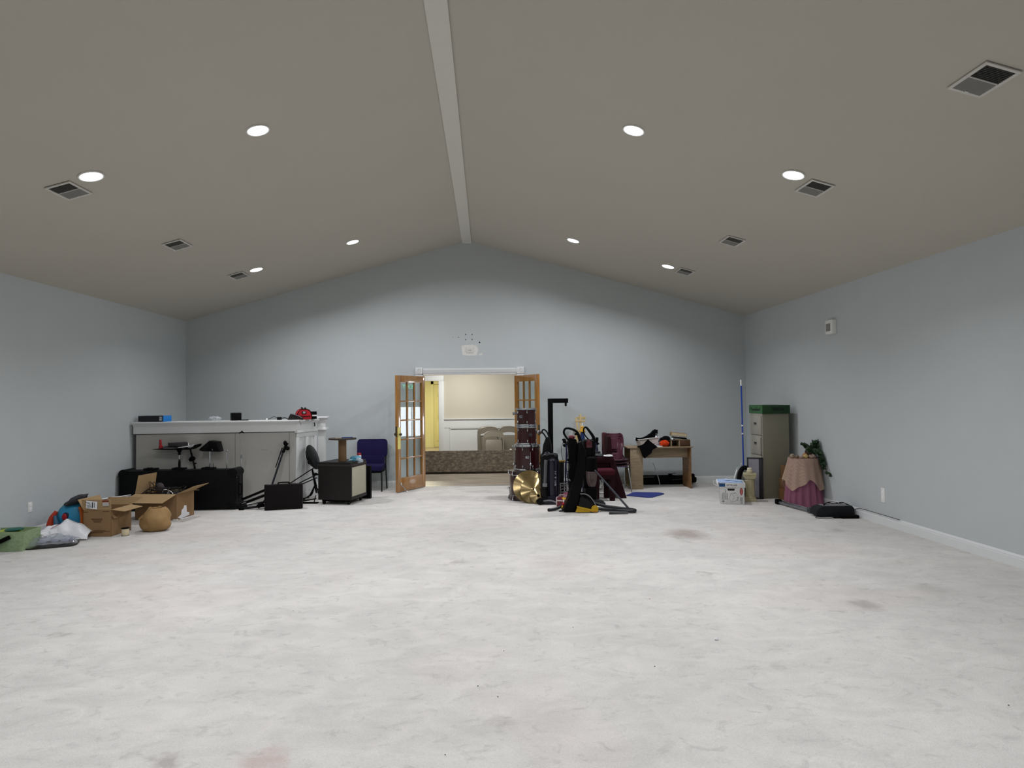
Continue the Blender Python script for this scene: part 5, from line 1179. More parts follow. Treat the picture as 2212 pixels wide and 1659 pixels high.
# ------------------------------------------------------------------ stack of maroon shell chairs
ms = mat('maroon_shell', '#4b1f30', .32, coat=.3, var=.06)
t0 = thing('shell_chair', 'maroon plastic shell chair, front of the nested stack beside the desk', 'chair', (2.27, 11.26, 0), group='nested maroon shell chairs beside the desk')
g = G()
def shell(u, v):
    # v 0..1: front lip of seat, seat, bend, back, top
    keys = [(-.03, -.22, .455, .19), (-.0, -.12, .44, .20), (0, .05, .43, .195), (0, .14, .45, .165), (0, .18, .52, .14), (0, .20, .64, .148), (0, .215, .74, .168), (0, .23, .82, .172), (0, .24, .88, .155), (0, .245, .905, .115)]
    f = v * (len(keys) - 1); i = min(int(f), len(keys) - 2); q = f - i; q = q * q * (3 - 2 * q) * .5 + q * .5
    a, b_ = keys[i], keys[i + 1]; y = a[1] + (b_[1] - a[1]) * q; z = a[2] + (b_[2] - a[2]) * q; w_ = a[3] + (b_[3] - a[3]) * q
    s = 2 * u - 1; c = abs(s) ** 3
    return (s * w_, y - .03 * c * (1 if v > .45 else 0), z + .035 * c * (1 if v < .45 else .2))
g.grid(shell, 16, 32)
hole = [f for f in g.bm.faces if abs(f.calc_center_median().x) < .05 and .635 < f.calc_center_median().z < .69]
bmesh.ops.delete(g.bm, geom=hole, context='FACES')
obj('shell', g, ms, t0, thick=.008, sub=1)
for sx in (-1, 1):
    g = G(); g.tube([(sx * .16, -.12, .43), (sx * .17, -.15, .38), (sx * .20, -.24, .0)], .010, n=3); obj('leg', g, chrome, t0)
    g = G(); g.tube([(sx * .15, .10, .43), (sx * .17, .13, .38), (sx * .21, .26, .0)], .010, n=3); obj('leg', g, chrome, t0)
g = G(); g.tube([(-.16, -.12, .43), (.16, -.12, .43)], .009); g.tube([(-.15, .10, .43), (.15, .10, .43)], .009); obj('seat_brace', g, chrome, t0)
dup(t0, (2.30, 11.40, .035), None, 'maroon plastic shell chair, middle of the nested stack beside the desk')
dup(t0, (2.325, 11.53, .07), None, 'maroon plastic shell chair, rearmost of the nested stack beside the desk')
t0.rotation_euler = (0, 0, .04)
# ------------------------------------------------------------------ desk
dk = wood_mat('light_laminate', '#85735a', '#9a886b', .5, grain=(1, 1, 6), scale=5)
t = thing('desk', 'light wood desk with a shelf tower at its left end', 'desk', (2.54, 11.39, 0))
obj('desktop', G().b2((-.05, -.012, .725), (1.125, .50, .745), bev=.002), dk, t)
obj('front_leg_panel', G().b2((.0, .0, 0), (.225, .016, .725), bev=.001), dk, t)
g = G(); g.b2((-.0, .48, 0), (.225, .495, .725)); g.b2((.21, .016, 0), (.225, .48, .725)); obj('tower_side', g, dk, t)
for z in (.03, .365): obj('shelf', G().b2((.0, .016, z), (.21, .48, z + .016)), dk, t)
obj('right_leg_panel', G().b2((1.075, -.0, 0), (1.092, .47, .725)), wood_mat('edge_laminate', '#6d4c2c', '#8d6a42', .5, grain=(1, 1, 6), scale=5), t)
obj('modesty_panel', G().b2((.225, .16, .54), (1.075, .176, .725)), dk, t)
g = G()
for x_, z in ((.04, .685), (.18, .685), (.05, .07), (.17, .07)): g.cyl((x_, -.002, z), (x_, .001, z), .006, seg=8)
obj('screw_caps', g, mat('screw_dark', '#2b231b', .6), t)
DT = .7455
def on(x, y, z=0): return (x, y, DT + z)
t = thing('white_bin', 'white plastic dish bin tilted on the desk', 'bin', on(2.90, 11.60, .033), rot=(0, -.07, .1))
g = G(); g.prism([(-.14, -.02), (.16, -.035), (.19, .115), (.18, .115), (.15, -.022), (-.13, -.008), (-.165, .105), (-.175, .105)], -.09, .13); g.prism([(-.14, -.02), (.16, -.035), (.19, .115), (-.175, .105)], -.095, -.088); g.prism([(-.14, -.02), (.16, -.035), (.19, .115), (-.175, .105)], .128, .135); obj('bin_wall', g, mat('bin_offwhite', '#b9b2ae', .5), t)
g = G(); g.tube([(-.175, -.10, .106), (.19, -.10, .117), (.19, .14, .117), (-.175, .14, .106)], .010, closed=True, flat=.6); obj('rim', g, white_pl, t)
def cloth(name, label, outline, y0, y1, loc, m, parentless=True, cat='cloth', bev=.012, seed=1):
    g = G(); g.prism(outline, y0, y1, bev=bev); rnd = random.Random(seed)
    bmesh.ops.subdivide_edges(g.bm, edges=g.bm.edges[:], cuts=1, use_grid_fill=True)
    for v in g.bm.verts: v.co += Vector((rnd.uniform(-.004, .004), rnd.uniform(-.012, .012), rnd.uniform(-.004, .004)))
    o = obj(name, g, m, loc=loc, ang=60); tag(o, label, cat); return o
bkc = mat('black_knit', '#08080b', .95, spec=.1, bump=.3, bscale=150)
cloth('black_garment', 'black garment rising in a peak from the white bin', [(-.20, .10), (-.195, .155), (-.10, .13), (.0, .17), (.06, .22), (.12, .28), (.15, .30), (.17, .285), (.195, .288), (.175, .25), (.16, .20), (.155, .13), (.16, .10), (.05, .09), (-.05, .11)], -.04, .07, on(2.90, 11.61), bkc, seed=2)
cloth('black_garment', 'black garment hanging over the front edge of the desk', [(-.17, .0), (-.16, .015), (-.10, .03), (-.04, .05), (-.01, .10), (.02, .135), (.055, .10), (.09, .07), (.16, .02), (.19, -.005), (.14, -.03), (.09, -.05), (.085, -.10), (.05, -.13), (.0, -.15), (-.04, -.20), (-.075, -.17), (-.10, -.08), (-.115, -.01)], -.035, .0, (2.83, 11.375, DT + .005), bkc, seed=3)
t = thing('white_ear_tag', 'small white tag on the side of the peaked black garment', 'tag', on(3.05, 11.575, .0)); obj('tag', G().ell((0, -.02, .165), (.018, .01, .028)), paper, t); obj('string', G().cyl((0, -.015, .19), (.005, -.01, .23), .003, seg=6), paper, t)
bnd = mat('mauve_brown_binder', '#5a4242', .55)
for i, (dz, a, lb, m_) in enumerate(((.0, .0, 'bottom red-brown magazine in the fanned pile on the desk', mat('magazine_red', '#6b2f33', .5)), (.018, -.06, 'middle dark magazine in the fanned pile on the desk', mat('magazine_dark', '#3b2c33', .5)), (.036, -.14, 'second from top magazine in the fanned pile on the desk', mat('magazine_red2', '#7a4a48', .5)), (.056, -.24, 'topmost mauve magazine in the fanned pile on the desk', bnd))):
    t = thing('magazine', lb, 'magazine', on(3.06, 11.62 + .01 * i, dz + .012), group='magazines fanned on the desk', rot=(0, a, .15 + .1 * i))
    obj('cover', G().b2((-.12, -.12, 0), (.13, .11, .010), bev=.001), m_, t); obj('pages', G().b2((-.117, -.1205, .002), (.128, -.118, .008)), paper, t)
t = thing('paper_pad', 'white paper pad under the orange yarn', 'pad', on(3.03, 11.44), rz=.1); obj('pad', G().b2((-.045, -.04, 0), (.09, .04, .012)), paper, t); obj('pad_backing', G().b2((-.046, -.041, -.0003), (.091, .041, .002)), mat('pad_grey', '#8a8a8a', .8), t)
t = thing('yarn_ball', 'bright orange yarn skein on the front of the desk', 'yarn', on(3.175, 11.47), rz=-.1)
oy = mat('orange_yarn', '#d8451a', .9, bump=.8, bscale=60, stretch=(1, 6, 6), spec=.2)
g = G(); g.ell((0, 0, .056), (.088, .055, .056), u=24, v=14); obj('skein', g, oy, t)
g = G()
for k in range(9): a = k * .35; g.torus((-.04 + .012 * k, 0, .056), .046 + .010 * math.sin(k * .35 + .2), .004, RY(PI / 2) @ RX(.15 * math.sin(k)), n=20, seg=5)
obj('strands', g, oy, t)
g = G(); g.ell((-.078, -.02, .058), (.012, .012, .012)); obj('core_hole', g, mat('orange_dark', '#7d2408', .9), t)
t = thing('black_hat', 'small black knit cap slumped behind the orange yarn', 'hat', on(3.24, 11.60))
g = G(); g.lathe([(.075, .0), (.082, .06), (.085, .11), (.07, .155), (.04, .175), (.01, .18)], 22); obj('cap', g, bkc, t); g = G(); g.tube([(-.02, -.07, .10), (-.10, -.07, .13), (-.12, -.05, .11)], [.02, .03, .01], n=3); obj('tassel', g, bkc, t)
t = thing('grey_sleeve', 'grey cloth end between the magazines and the black cap', 'cloth', on(3.12, 11.62, .105)); obj('cloth', G().box((0, 0, .01), (.11, .05, .025), RY(-.35), bev=.01), mat('pale_lilac', '#85858f', .9), t)
wd = wood_mat('walnut_box', '#33200f', '#5c3d22', .45, grain=(1, 1, 10), scale=6)
t = thing('wooden_cubby', 'dark wooden desktop cubby with two open slots', 'organizer', on(3.455, 11.56))
g = G(); g.b2((-.19, -.10, 0), (.185, .10, .010)); g.b2((-.19, -.10, .102), (.0, .10, .112)); g.b2((-.19, .09, 0), (.185, .10, .112)); obj('shell', g, wd, t)
obj('drawer_block', G().b2((.0, -.10, .0), (.185, .095, .114), bev=.002), wd, t)
for x_ in (-.155, -.012): obj('divider', G().b2((x_ - .007, -.101, .0), (x_ + .007, .09, .108)), mat('pale_edge', '#a08c6e', .6), t)
t = thing('tin_lid', 'small white and silver jar lid on the wooden cubby', 'lid', on(3.33, 11.50, .113)); obj('rim', G().lathe([(.03, 0), (.045, .003), (.045, .009), (.02, .012)], 20), chrome, t); obj('knob', G().ell((0, 0, .02), (.018, .018, .018)), white_pl, t)
t = thing('grey_book', 'thin dark book on the cubby, under the thick book', 'book', on(3.47, 11.55, .1145), rot=(0, .05, .1)); obj('cover', G().b2((-.12, -.08, 0), (.14, .08, .016), bev=.002), mat('book_greygreen', '#393d38', .6), t); obj('pages', G().b2((-.118, -.0805, .003), (.138, -.078, .013)), mat('page_cream', '#b6a98c', .8), t)
t = thing('black_wallet', 'black wallet between the thin and the thick book', 'wallet', on(3.46, 11.55, .140), rot=(0, .10, -.1)); obj('wallet', G().b2((-.12, -.07, 0), (.13, .07, .016), bev=.004), blackm, t); obj('flap', G().b2((-.10, -.072, .014), (.12, .06, .02), bev=.003), black, t)
t = thing('thick_book', 'thick tan book tilted on top of the cubby pile', 'book', on(3.45, 11.55, .178), rot=(0, .11, -.12))
obj('cover', G().b2((-.14, -.095, 0), (.135, .095, .06), bev=.004), mat('book_tan', '#8d7450', .6), t); obj('page_block', G().b2((-.135, -.0975, .007), (.13, -.09, .053)), mat('page_cream', '#b6a98c'), t)
# under the desk
t = thing('blanket_roll', 'long black bag lying on the carpet under and beyond the desk', 'bag', (3.36, 12.02, 0))
g = G(); g.tube([(-.62, 0, .075), (-.40, -.02, .085), (-.1, .0, .085), (.2, 0, .08), (.42, .0, .085), (.55, .01, .075)], [.06, .085, .09, .085, .085, .05], n=4, seg=16); obj('bag_body', g, blackfab, t)
g = G(); g.b2((-.60, -.06, .10), (.15, .06, .17), bev=.02); g.b2((.40, -.05, .10), (.52, .06, .19), bev=.02); obj('flap', g, blackfab, t)
g = G(); g.b2((-.50, -.105, .145), (-.26, -.09, .155)); g.box((.2, -.10, .10), (.26, .006, .004), RY(-.06)); obj('stripe', g, mat('strap_grey', '#6e6a66', .7), t)
t = thing('brown_wedge', 'small brown stick resting on the long black bag', 'stick', (3.43, 11.96, .172)); obj('stick', G().box((0.02, 0, .03), (.14, .02, .008), RY(-.14)), mat('stick_brown', '#4d3a31', .7), t); obj('clamp', G().b2((-.05, -.03, -.0), (.01, .03, .03), bev=.004), blackm, t)
t = thing('white_rod', 'thin white rod leaning over the long black bag', 'rod', (3.15, 11.84, 0)); g = G(); g.tube([(.02, -.06, .005), (.0, -.03, .14), (-.035, .05, .30), (-.055, .14, .40)], .0065, n=4, seg=8); obj('rod', g, mat('rod_white', '#b9c2ca', .35), t); obj('tip', G().ell((-.055, .14, .40), .009), white_pl, t)
# blue mat
t = thing('blue_mat', 'flat dark blue mat on the carpet before the desk', 'mat', (0, 0, 0))
g = G(); pp = [(2.30, 10.66), (2.60, 10.42), (2.68, 10.43), (2.96, 10.76), (2.96, 10.84), (2.90, 10.91), (2.56, 11.0), (2.50, 10.99)]
A = [g.bm.verts.new((x, y, .001)) for x, y in pp]; B = [g.bm.verts.new((x, y, .014)) for x, y in pp]; g.bm.faces.new(A); g.bm.faces.new(B[::-1])
for i in range(len(pp)): j = (i + 1) % len(pp); g.bm.faces.new((A[i], A[j], B[j], B[i]))
obj('mat_sheet', g, mat('mat_blue', '#27357c', .6), t)

# ------------------------------------------------------------------ storage carton
t = thing('file_carton', 'white letter-size storage carton with a blue corner on its lid', 'box', (3.535, 9.72, 0), rz=-.30)
fw_ = mat('carton_white', '#c9c9c7', .7, var=.02)
obj('carton', G().b2((0, 0, 0), (.345, .42, .26), bev=.003), fw_, t)
obj('lid', G().b2((-.015, -.012, .252), (.36, .432, .318), bev=.003), fw_, t)
obj('blue_corner', G().b2((-.0155, -.0132, .262), (.070, -.010, .312)), mat('label_blue', '#14406e', .6), t)
text('lid_lettering', 'LETTER SIZE', .027, ink, t, T(.165, -.0135, .288))
g = G(); g.prism([(.10, .235), (.21, .235), (.20, .205), (.11, .205)], -.0025, .001); obj('hand_hole', g, mat('hole_dark', '#231f1d', .9), t)
g = G(); g.prism([(.302 + .021 * math.cos(a * PI / 12), .195 + .056 * math.sin(a * PI / 12)) for a in range(24)], -.0015, .001); obj('red_oval', g, mat('oval_red', '#8f2a2e', .6), t)
g = G(); g.b2((.298, -.0025, .15), (.306, -.001, .24)); obj('oval_mark', g, mat('oval_light', '#b9807f', .6), t)
text('number', '6', .055, ink, t, T(.038, -.0015, .042) @ RY(-PI / 2))
text('side_lettering', 'Storage Boxes', .019, ink, t, T(.050, -.0015, .12) @ RY(-PI / 2))
g = G()
for x_, z1 in ((.024, .16), (.072, .205), (.092, .155)):
    z = .068
    rnd = random.Random(int(x_ * 1000))
    while z < z1: ln_ = rnd.uniform(.008, .02); g.b2((x_, -.0015, z), (x_ + .008, -.0003, z + ln_)); z += ln_ + .005
for k in range(4): g.b2((.285 + .009 * k, -.0012, .045), (.289 + .009 * k, -.0003, .11))
g.torus((.303, -.001, .025), .010, .002, RX(PI / 2), n=16, seg=5)
obj('small_print', g, mat('print_grey', '#55565a', .8), t)
g = G()
for a, b_ in (((.12, .07), (.155, .165)), ((.155, .165), (.225, .175)), ((.12, .07), (.165, .03)), ((.165, .03), (.20, .12)), ((.20, .12), (.155, .165)), ((.225, .175), (.26, .10)), ((.165, .03), (.235, .06)), ((.235, .06), (.26, .10))): g.cyl((a[0], -.0008, a[1]), (b_[0], -.0008, b_[1]), .0012, seg=5)
for (x_, z_) in ((.20, .168), (.245, .10), (.238, .065)): g.prism([(x_ - .016, z_ - .006), (x_ + .018, z_ + .012), (x_ + .008, z_ - .004)], -.0018, -.0003)
obj('drawing', g, mat('line_grey', '#6b6c6e', .8), t)
t = thing('blue_masks', 'pale blue folded sheets lying on the white carton lid', 'sheets', (3.745, 9.875, .3185), rz=-.28)
pb = mat('pale_blue_cloth', '#9fb4d8', .7, var=.1)
def sheet(u, v):
    x = -.19 + .37 * u; y = -.20 + .40 * v; return (x, y, .004 + .012 * (1 + wob(x * 1.3, y * 1.3)) * (1 - (2 * u - 1) ** 6) * (1 - (2 * v - 1) ** 6))
g = G(); g.grid(sheet, 22, 16); obj('sheet', g, pb, t, thick=.002)
g = G(); g.b2((-.197, -.2, -.04), (-.186, .15, .012), bev=.004); obj('folded_edge', g, paper, t)
g = G(); g.box((.05, -.05, .026), (.24, .10, .006), RZ(-.2) @ RY(.05), bev=.003); obj('folded_sheet', g, mat('pale_cyan', '#b7cbe0', .7), t)
g = G(); g.tube([(-.19, -.1, .01), (-.25, -.12, .02), (-.24, -.15, -.03), (-.19, -.17, -.05)], .002, n=5); g.tube([(.18, .0, .012), (.25, .02, .02), (.28, .05, .02)], .002, n=4); g.tube([(-.08, .0, .03), (-.03, .0, .055), (.04, -.02, .04)], .002, n=5); obj('ear_loops', g, paper, t)
# dustpan
t = thing('lobby_dustpan', 'long blue-handled white dustpan propped in the right rear corner', 'dustpan', (4.14, 10.32, 0))
g = G(); g.cyl((0, .0, .50), (.085, .25, 1.80), .0125, seg=12); obj('blue_pole', g, mat('pole_blue', '#1c3f96', .4), t)
g = G(); g.cyl((.085, .25, 1.80), (.090, .27, 1.90), .013, .010, seg=12); 
for q in (.39, .49): g.cyl((.085 * q, .25 * q, .5 + 1.3 * q), (.085 * (q + .015), .25 * (q + .015), .5 + 1.3 * (q + .015)), .0135, seg=12)
obj('white_bands', g, white_pl, t)
hp = mat('pan_plastic', '#aab2af', .45)
g = G(); g.prism([(-.23, .0), (.05, .0), (.055, .36), (.02, .46), (.012, .55), (-.01, .55), (-.02, .50), (-.08, .48), (-.10, .45), (-.155, .30), (-.17, .25)], -.012, .012, bev=.004); obj('pan', g, hp, t, rot=(-.12, 0, 0))
g = G(); g.prism([(-.10, .44), (-.16, .28), (-.172, .25), (-.15, .25), (-.085, .44)], -.03, -.008, bev=.004); obj('pan_rim', g, white_pl, t, rot=(-.12, 0, 0))
# guitar-like black ring and white panel
t = thing('round_black_cushion', 'large round black rimmed disc leaning behind the plaster column', 'disc', (4.08, 10.10, 0))
g = G(T(0, 0, .275) @ RZ(-.12) @ RX(PI / 2 - .14)); g.torus((0, 0, 0), .225, .036, n=40, seg=12, sx=.44); obj('rim', g, blackfab, t)
g = G(T(0, 0, .275) @ RZ(-.12) @ RX(PI / 2 - .14)); g.lathe([(.01, .01), (.20, .01), (.20, -.012), (.01, -.012)], 32, fn=lambda x, y, z, a: (x * .44, y, z)); obj('disc_panel', g, mat('grey_green_panel', '#8d938a', .7), t)
t = thing('framed_picture', 'grey framed picture leaning against the filing cabinet', 'picture', (4.27, 10.16, 0), rot=(-.06, 0, -.42))
obj('picture', G().b2((-.11, -.010, .02), (.05, .0, .63)), mat('print_lilac', '#8b8a92', .5, var=.35, scale=5), t)
g = G()
for a, b_ in (((-.13, -.014, 0), (-.108, .018, .65)), ((.048, -.014, 0), (.11, .05, .65)), ((-.13, -.014, .628), (.11, .018, .65)), ((-.13, -.014, 0), (.11, .018, .022))): g.b2(a, b_, bev=.002)  # right rail made wide and dark to stand for shade on the cabinet front
obj('frame', g, mat('frame_dark', '#221f22', .5), t)
# column
t = thing('plaster_column', 'cream plaster pedestal column with a square top', 'pedestal', (4.085, 9.95, 0), rz=-.36)
pc = mat('cream_plaster', '#a9a180', .6, var=.08, bump=.2)
g = G(); g.b2((-.092, -.09, 0), (.092, .09, .045), bev=.006); g.b2((-.080, -.078, .045), (.080, .078, .065), bev=.006); g.lathe([(.082, .062), (.075, .075), (.072, .085)], 20); obj('base', g, pc, t)
g = G(); fl = lambda x, y, z, a: (x * (1 + .04 * math.cos(10 * a)), y * (1 + .04 * math.cos(10 * a)), z); g.lathe([(.071, .08), (.069, .20), (.067, .36)], 60, fn=fl); obj('shaft', g, pc, t)
g = G(); g.lathe([(.068, .35), (.074, .365), (.080, .385), (.088, .40)], 24); g.b2((-.096, -.085, .40), (.096, .085, .432), bev=.008); 
g.prism([(-.072, .345), (.072, .345), (.095, .40), (-.095, .40)], -.08, .08, bev=.008)
for sx in (-1, 1): g.cyl((sx * .078, -.084, .385), (sx * .078, .084, .385), .017, seg=14)
obj('capital', g, pc, t)
t = thing('cream_cup', 'small cream lidded pot on the plaster column', 'pot', (4.085, 9.95, .4325))
obj('pot', G().lathe([(.040, 0), (.046, .012), (.045, .038), (.036, .045)], 24), mat('cream_glaze', '#c4bd9f', .3), t); obj('lid', G().lathe([(.030, .045), (.036, .052), (.036, .075), (.028, .082)], 24), mat('cream_glaze_light', '#d2ccb2', .3), t)
# filing cabinet
t = thing('filing_cabinet', 'tall olive grey filing cabinet in the right rear corner', 'cabinet', (4.405, 10.18, 0))
fc = mat('olive_steel', '#807d6c', .5, var=.03); fcf = mat('cabinet_front_paint', '#98948a', .5, var=.03)
g = G(); g.b2((0, 0, 0), (.425, .46, 1.345), bev=.003); obj('carcass', g, fc, t)
g = G(); g.b2((-.004, .0, 0), (.001, .46, 1.345)); obj('front_frame', g, fcf, t)
for k in range(4):
    z0 = .05 + k * .318; g = G(); g.b2((-.022, .02, z0), (-.003, .44, z0 + .305), bev=.003); d = obj('drawer', g, fcf, t)
    g = G(); g.b2((-.026, .19, z0 + .17), (-.021, .28, z0 + .195)); obj('handle', g, mat('handle_dark_metal', '#35332e', .4, metal=.5), d)  # drawer handle in plain dark metal
    g = G(); g.b2((-.030, .19, z0 + .158), (-.021, .28, z0 + .170), bev=.002); obj('label_holder', g, steel, d)
obj('open_drawer_gap', G().b2((-.0235, .02, .975 - .305), (-.021, .03, .975 - .008)), blackm, t)
t = thing('green_crate', 'dark green carton lying on top of the filing cabinet', 'box', (4.395, 10.15, 1.346), rz=-.01)
obj('carton', G().b2((-.0, 0, 0), (.445, .54, .135), bev=.004), mat('carton_green', '#163a1b', .6), t)
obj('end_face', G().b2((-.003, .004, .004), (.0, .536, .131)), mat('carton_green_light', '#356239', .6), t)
g = G(); g.prism(rrect(.20, .05, .02, 5, .26, .07), -.002, .0); obj('printed_band', g, mat('print_dark_green', '#0d1f14', .6), t)
g = G(); g.torus((.26, -.002, .07), .012, .0025, RX(PI / 2), n=3, seg=5); g.tube([(.10, -.002, .035), (.12, -.002, .06), (.11, -.002, .085), (.13, -.002, .09)], .007, n=4, flat=.3); g.tube([(.35, -.002, .07), (.37, -.002, .085), (.385, -.002, .065), (.365, -.002, .05)], .006, closed=True, n=4, flat=.3); g.tube([(.09, -.001, .03), (.39, -.001, .03), (.39, -.001, .115), (.09, -.001, .115)], .0012, closed=True, seg=4); obj('printed_marks', g, mat('print_mid_green', '#2c5a3a', .6), t)
g = G(); g.b2((-.005, .12, .045), (-.0028, .40, .075)); g.b2((-.005, .20, .085), (-.0028, .27, .098)); g.b2((-.005, .09, .05), (-.0028, .11, .1)); g.b2((-.005, .43, .05), (-.0028, .46, .1)); obj('end_lettering', g, mat('print_dark_green', '#0d1f14'), t)
# brown cartons in a stack
bc = mat('brown_carton', '#6a4a2a', .8, var=.12, stretch=(1, 1, 5))
hts = [(0, .17), (.171, .335), (.336, .53)]
for k, (z0, z1) in enumerate(hts):
    t = thing('brown_carton', 'brown carton behind the draped table, %s of the stack of three' % ('bottom', 'middle', 'topmost')[k], 'box', (4.625 + .004 * k, 10.10 - .03 * (k == 2) - .20, z0), rz=-.03 * (k - 1), group='three brown cartons stacked behind the draped table')
    obj('carton', G().b2((0, 0, 0), (.31, .22, z1 - z0), bev=.004), bc, t)
    if k != 1: obj('white_label', G().b2((.045 if k == 2 else .07, -.0015, .03 if k == 2 else .03), (.10 if k == 2 else .16, 0, .135)), paper, t)
    g = G(); g.b2((.0, -.001, (z1 - z0) / 2 - .003), (.31, .0, (z1 - z0) / 2 + .003)); obj('seam_tape', g, mat('tape_brown', '#4d3219', .5), t)
# ------------------------------------------------------------------ draped round table
TX, TY, TR, TZ = 4.712, 9.50, .205, .70
t = thing('round_table', 'small round side table wholly covered by two cloths', 'table', (TX, TY, 0))
obj('tabletop', G().lathe([(TR - .01, TZ - .025), (TR - .005, TZ - .01), (TR - .01, TZ - .005)], 40), wd, t); obj('leg', G().lathe([(.04, .02), (.035, TZ - .03)], 16), wd, t); obj('base', G().lathe([(.17, .004), (.17, .022), (.04, .03)], 24), wd, t)
def skirt(u, v, top, bot, flare, amp, n, ph=0, hem=None):
    a = 2 * PI * u; zz = top + (bot - top) * v
    if v < 1e-6: rr_ = TR + .002
    r_ = TR + .004 + flare * v ** 1.1 + amp * v ** .8 * math.sin(n * a + ph + .8 * math.sin(2 * a))
    if hem: zz = top - (top - bot) * v * hem(a)
    xx = TX + r_ * math.cos(a); xx = min(xx, XR - .022)
    return (xx, TY + r_ * math.sin(a), zz)
pk = mat('rose_cloth', '#875369', .9, bump=.3, bscale=120, var=.12, scale=8)
g = G(); g.grid(lambda u, v: skirt(u, v, TZ - .002, .008, .055, .018, 17), 160, 18, closed_u=True); g.lathe([(.01, TZ - .002), (TR + .004, TZ - .002)], 40, M=T(TX, TY, 0), caps=False)
tag(obj('rose_tablecloth', g, pk, ang=70), 'dusky rose cloth hanging to the carpet around the small table', 'tablecloth')
lace = bpy.data.materials.new('beige_crochet'); lace.use_nodes = True
nt = lace.node_tree; N = nt.nodes; L = nt.links; b = N['Principled BSDF']; out = N['Material Output']
b.inputs['Base Color'].default_value = lin('#b39a86'); b.inputs['Roughness'].default_value = .9
geo = N.new('ShaderNodeNewGeometry'); sp = N.new('ShaderNodeSeparateXYZ'); L.new(geo.outputs['Position'], sp.inputs[0])
def mth(op, a, b_=None):
    q = N.new('ShaderNodeMath'); q.operation = op
    for i, v in enumerate((a, b_)):
        if v is None: continue
        if isinstance(v, (int, float)): q.inputs[i].default_value = v
        else: L.new(v, q.inputs[i])
    return q.outputs[0]
dx = mth('SUBTRACT', sp.outputs['X'], TX); slope = mth('MULTIPLY', mth('ABSOLUTE', dx), .9)
rows_w = mth('SINE', mth('MULTIPLY', mth('SUBTRACT', sp.outputs['Z'], mth('MULTIPLY', mth('ABSOLUTE', mth('ADD', dx, .08)), .8)), 520))
cols_w = mth('SINE', mth('MULTIPLY', mth('ADD', dx, mth('MULTIPLY', sp.outputs['Y'], 1.0)), 420))
hole_ = mth('GREATER_THAN', mth('ADD', rows_w, mth('MULTIPLY', cols_w, .3)), .5)
trn = N.new('ShaderNodeBsdfTransparent'); mx = N.new('ShaderNodeMixShader'); L.new(hole_, mx.inputs[0]); L.new(b.outputs[0], mx.inputs[1]); L.new(trn.outputs[0], mx.inputs[2]); L.new(mx.outputs[0], out.inputs['Surface'])
hem = lambda a: .80 + .42 * abs(math.cos(a * 2.0 + 1.92)) ** 1.3 + .05 * math.sin(9 * a)
g = G(); g.grid(lambda u, v: skirt(u, v, TZ + .004, .33, .085, .014, 13, 1.2, hem), 160, 22, closed_u=True); g.lathe([(.01, TZ + .004), (TR + .006, TZ + .004)], 40, M=T(TX, TY, 0), caps=False)
tag(obj('crochet_shawl', g, lace, ang=70), 'beige crocheted shawl with pointed hem over the rose cloth', 'shawl')
shells = [(-.185, -.06, .045, .03, '#8d7c68', 'dark mottled'), (-.135, -.10, .035, .025, '#6b5646', 'brown striped'), (-.08, -.12, .03, .03, '#a08a7c', 'grey pink'), (-.03, -.13, .045, .032, '#b39a62', 'yellow'), (.01, -.05, .05, .03, '#a5744f', 'orange brown'), (.055, -.14, .04, .026, '#9c8478', 'pale pink'), (.10, -.12, .045, .028, '#a68f86', 'cream ribbed'), (.15, -.09, .03, .025, '#927284', 'lilac'), (-.15, .03, .04, .035, '#b7a88f', 'tall cream')]
for i, (x_, y_, r_, h_, c_, lb) in enumerate(shells):
    t = thing('seashell', '%s seashell on the crocheted table top%s' % (lb, ''), 'shell', (TX + x_, TY + y_, TZ + .005), rz=i * 1.1, group='seashells on the draped table')
    sm = mat('shell_%d' % i, c_, .35, var=.4, scale=30)
    g = G(); pr = []
    for k in range(10): f = k / 9; pr.append((r_ * .75 * math.sin(PI * f ** .7) * (1 + .06 * math.sin(k * 3)) + .001, 2 * r_ * f))
    g.lathe(pr, 16, M=T(-r_, 0, r_ * .62) @ RY(PI / 2)); obj('shell_body', g, sm, t)
    g = G(); g.ell((r_ * .2, -r_ * .35, r_ * .5), (r_ * .5, r_ * .35, r_ * .4), u=10, v=8); obj('shell_lip', g, sm, t)
# ivy
t = thing('ivy_plant', 'trailing dark green ivy plant on the draped table', 'plant', (TX + .11, TY - .0, TZ + .006))
obj('pot', G().lathe([(.05, 0), (.065, .01), (.075, .09), (.07, .10)], 20), mat('pot_brown', '#3d2a1d', .6), t)
iv = mat('ivy_green', '#1c3519', .5, var=.4, scale=9)
rnd = random.Random(17)
stems = [((0, 0, .08), (-.05, -.05, .15), (-.09, -.06, .17), (-.13, -.07, .19)), ((0, 0, .08), (0.02, -.05, .18), (.04, -.04, .22), (.07, -.05, .235)), ((0, 0, .08), (-.06, -.08, .14), (-.10, -.11, .13)), ((0, 0, .08), (.08, -.08, .12), (.13, -.13, .05), (.155, -.17, -.03), (.18, -.22, -.10), (.19, -.26, -.12)), ((0, 0, .08), (.06, -.12, .10), (.10, -.17, .03), (.13, -.2, -.06), (.15, -.22, -.13)), ((0, 0, .08), (.12, -.10, .10), (.18, -.14, .04), (.2, -.20, -.04), (.205, -.28, -.13), (.205, -.33, -.19), (.208, -.38, -.22)), ((0, 0, .08), (-.02, -.10, .10), (.02, -.15, .07)), ((0, 0, .08), (.05, .02, .17), (.1, .0, .16)), ((0, 0, .08), (.08, -.05, .19), (.13, -.07, .15), (.16, -.08, .10))]
g = G(); lv = G()
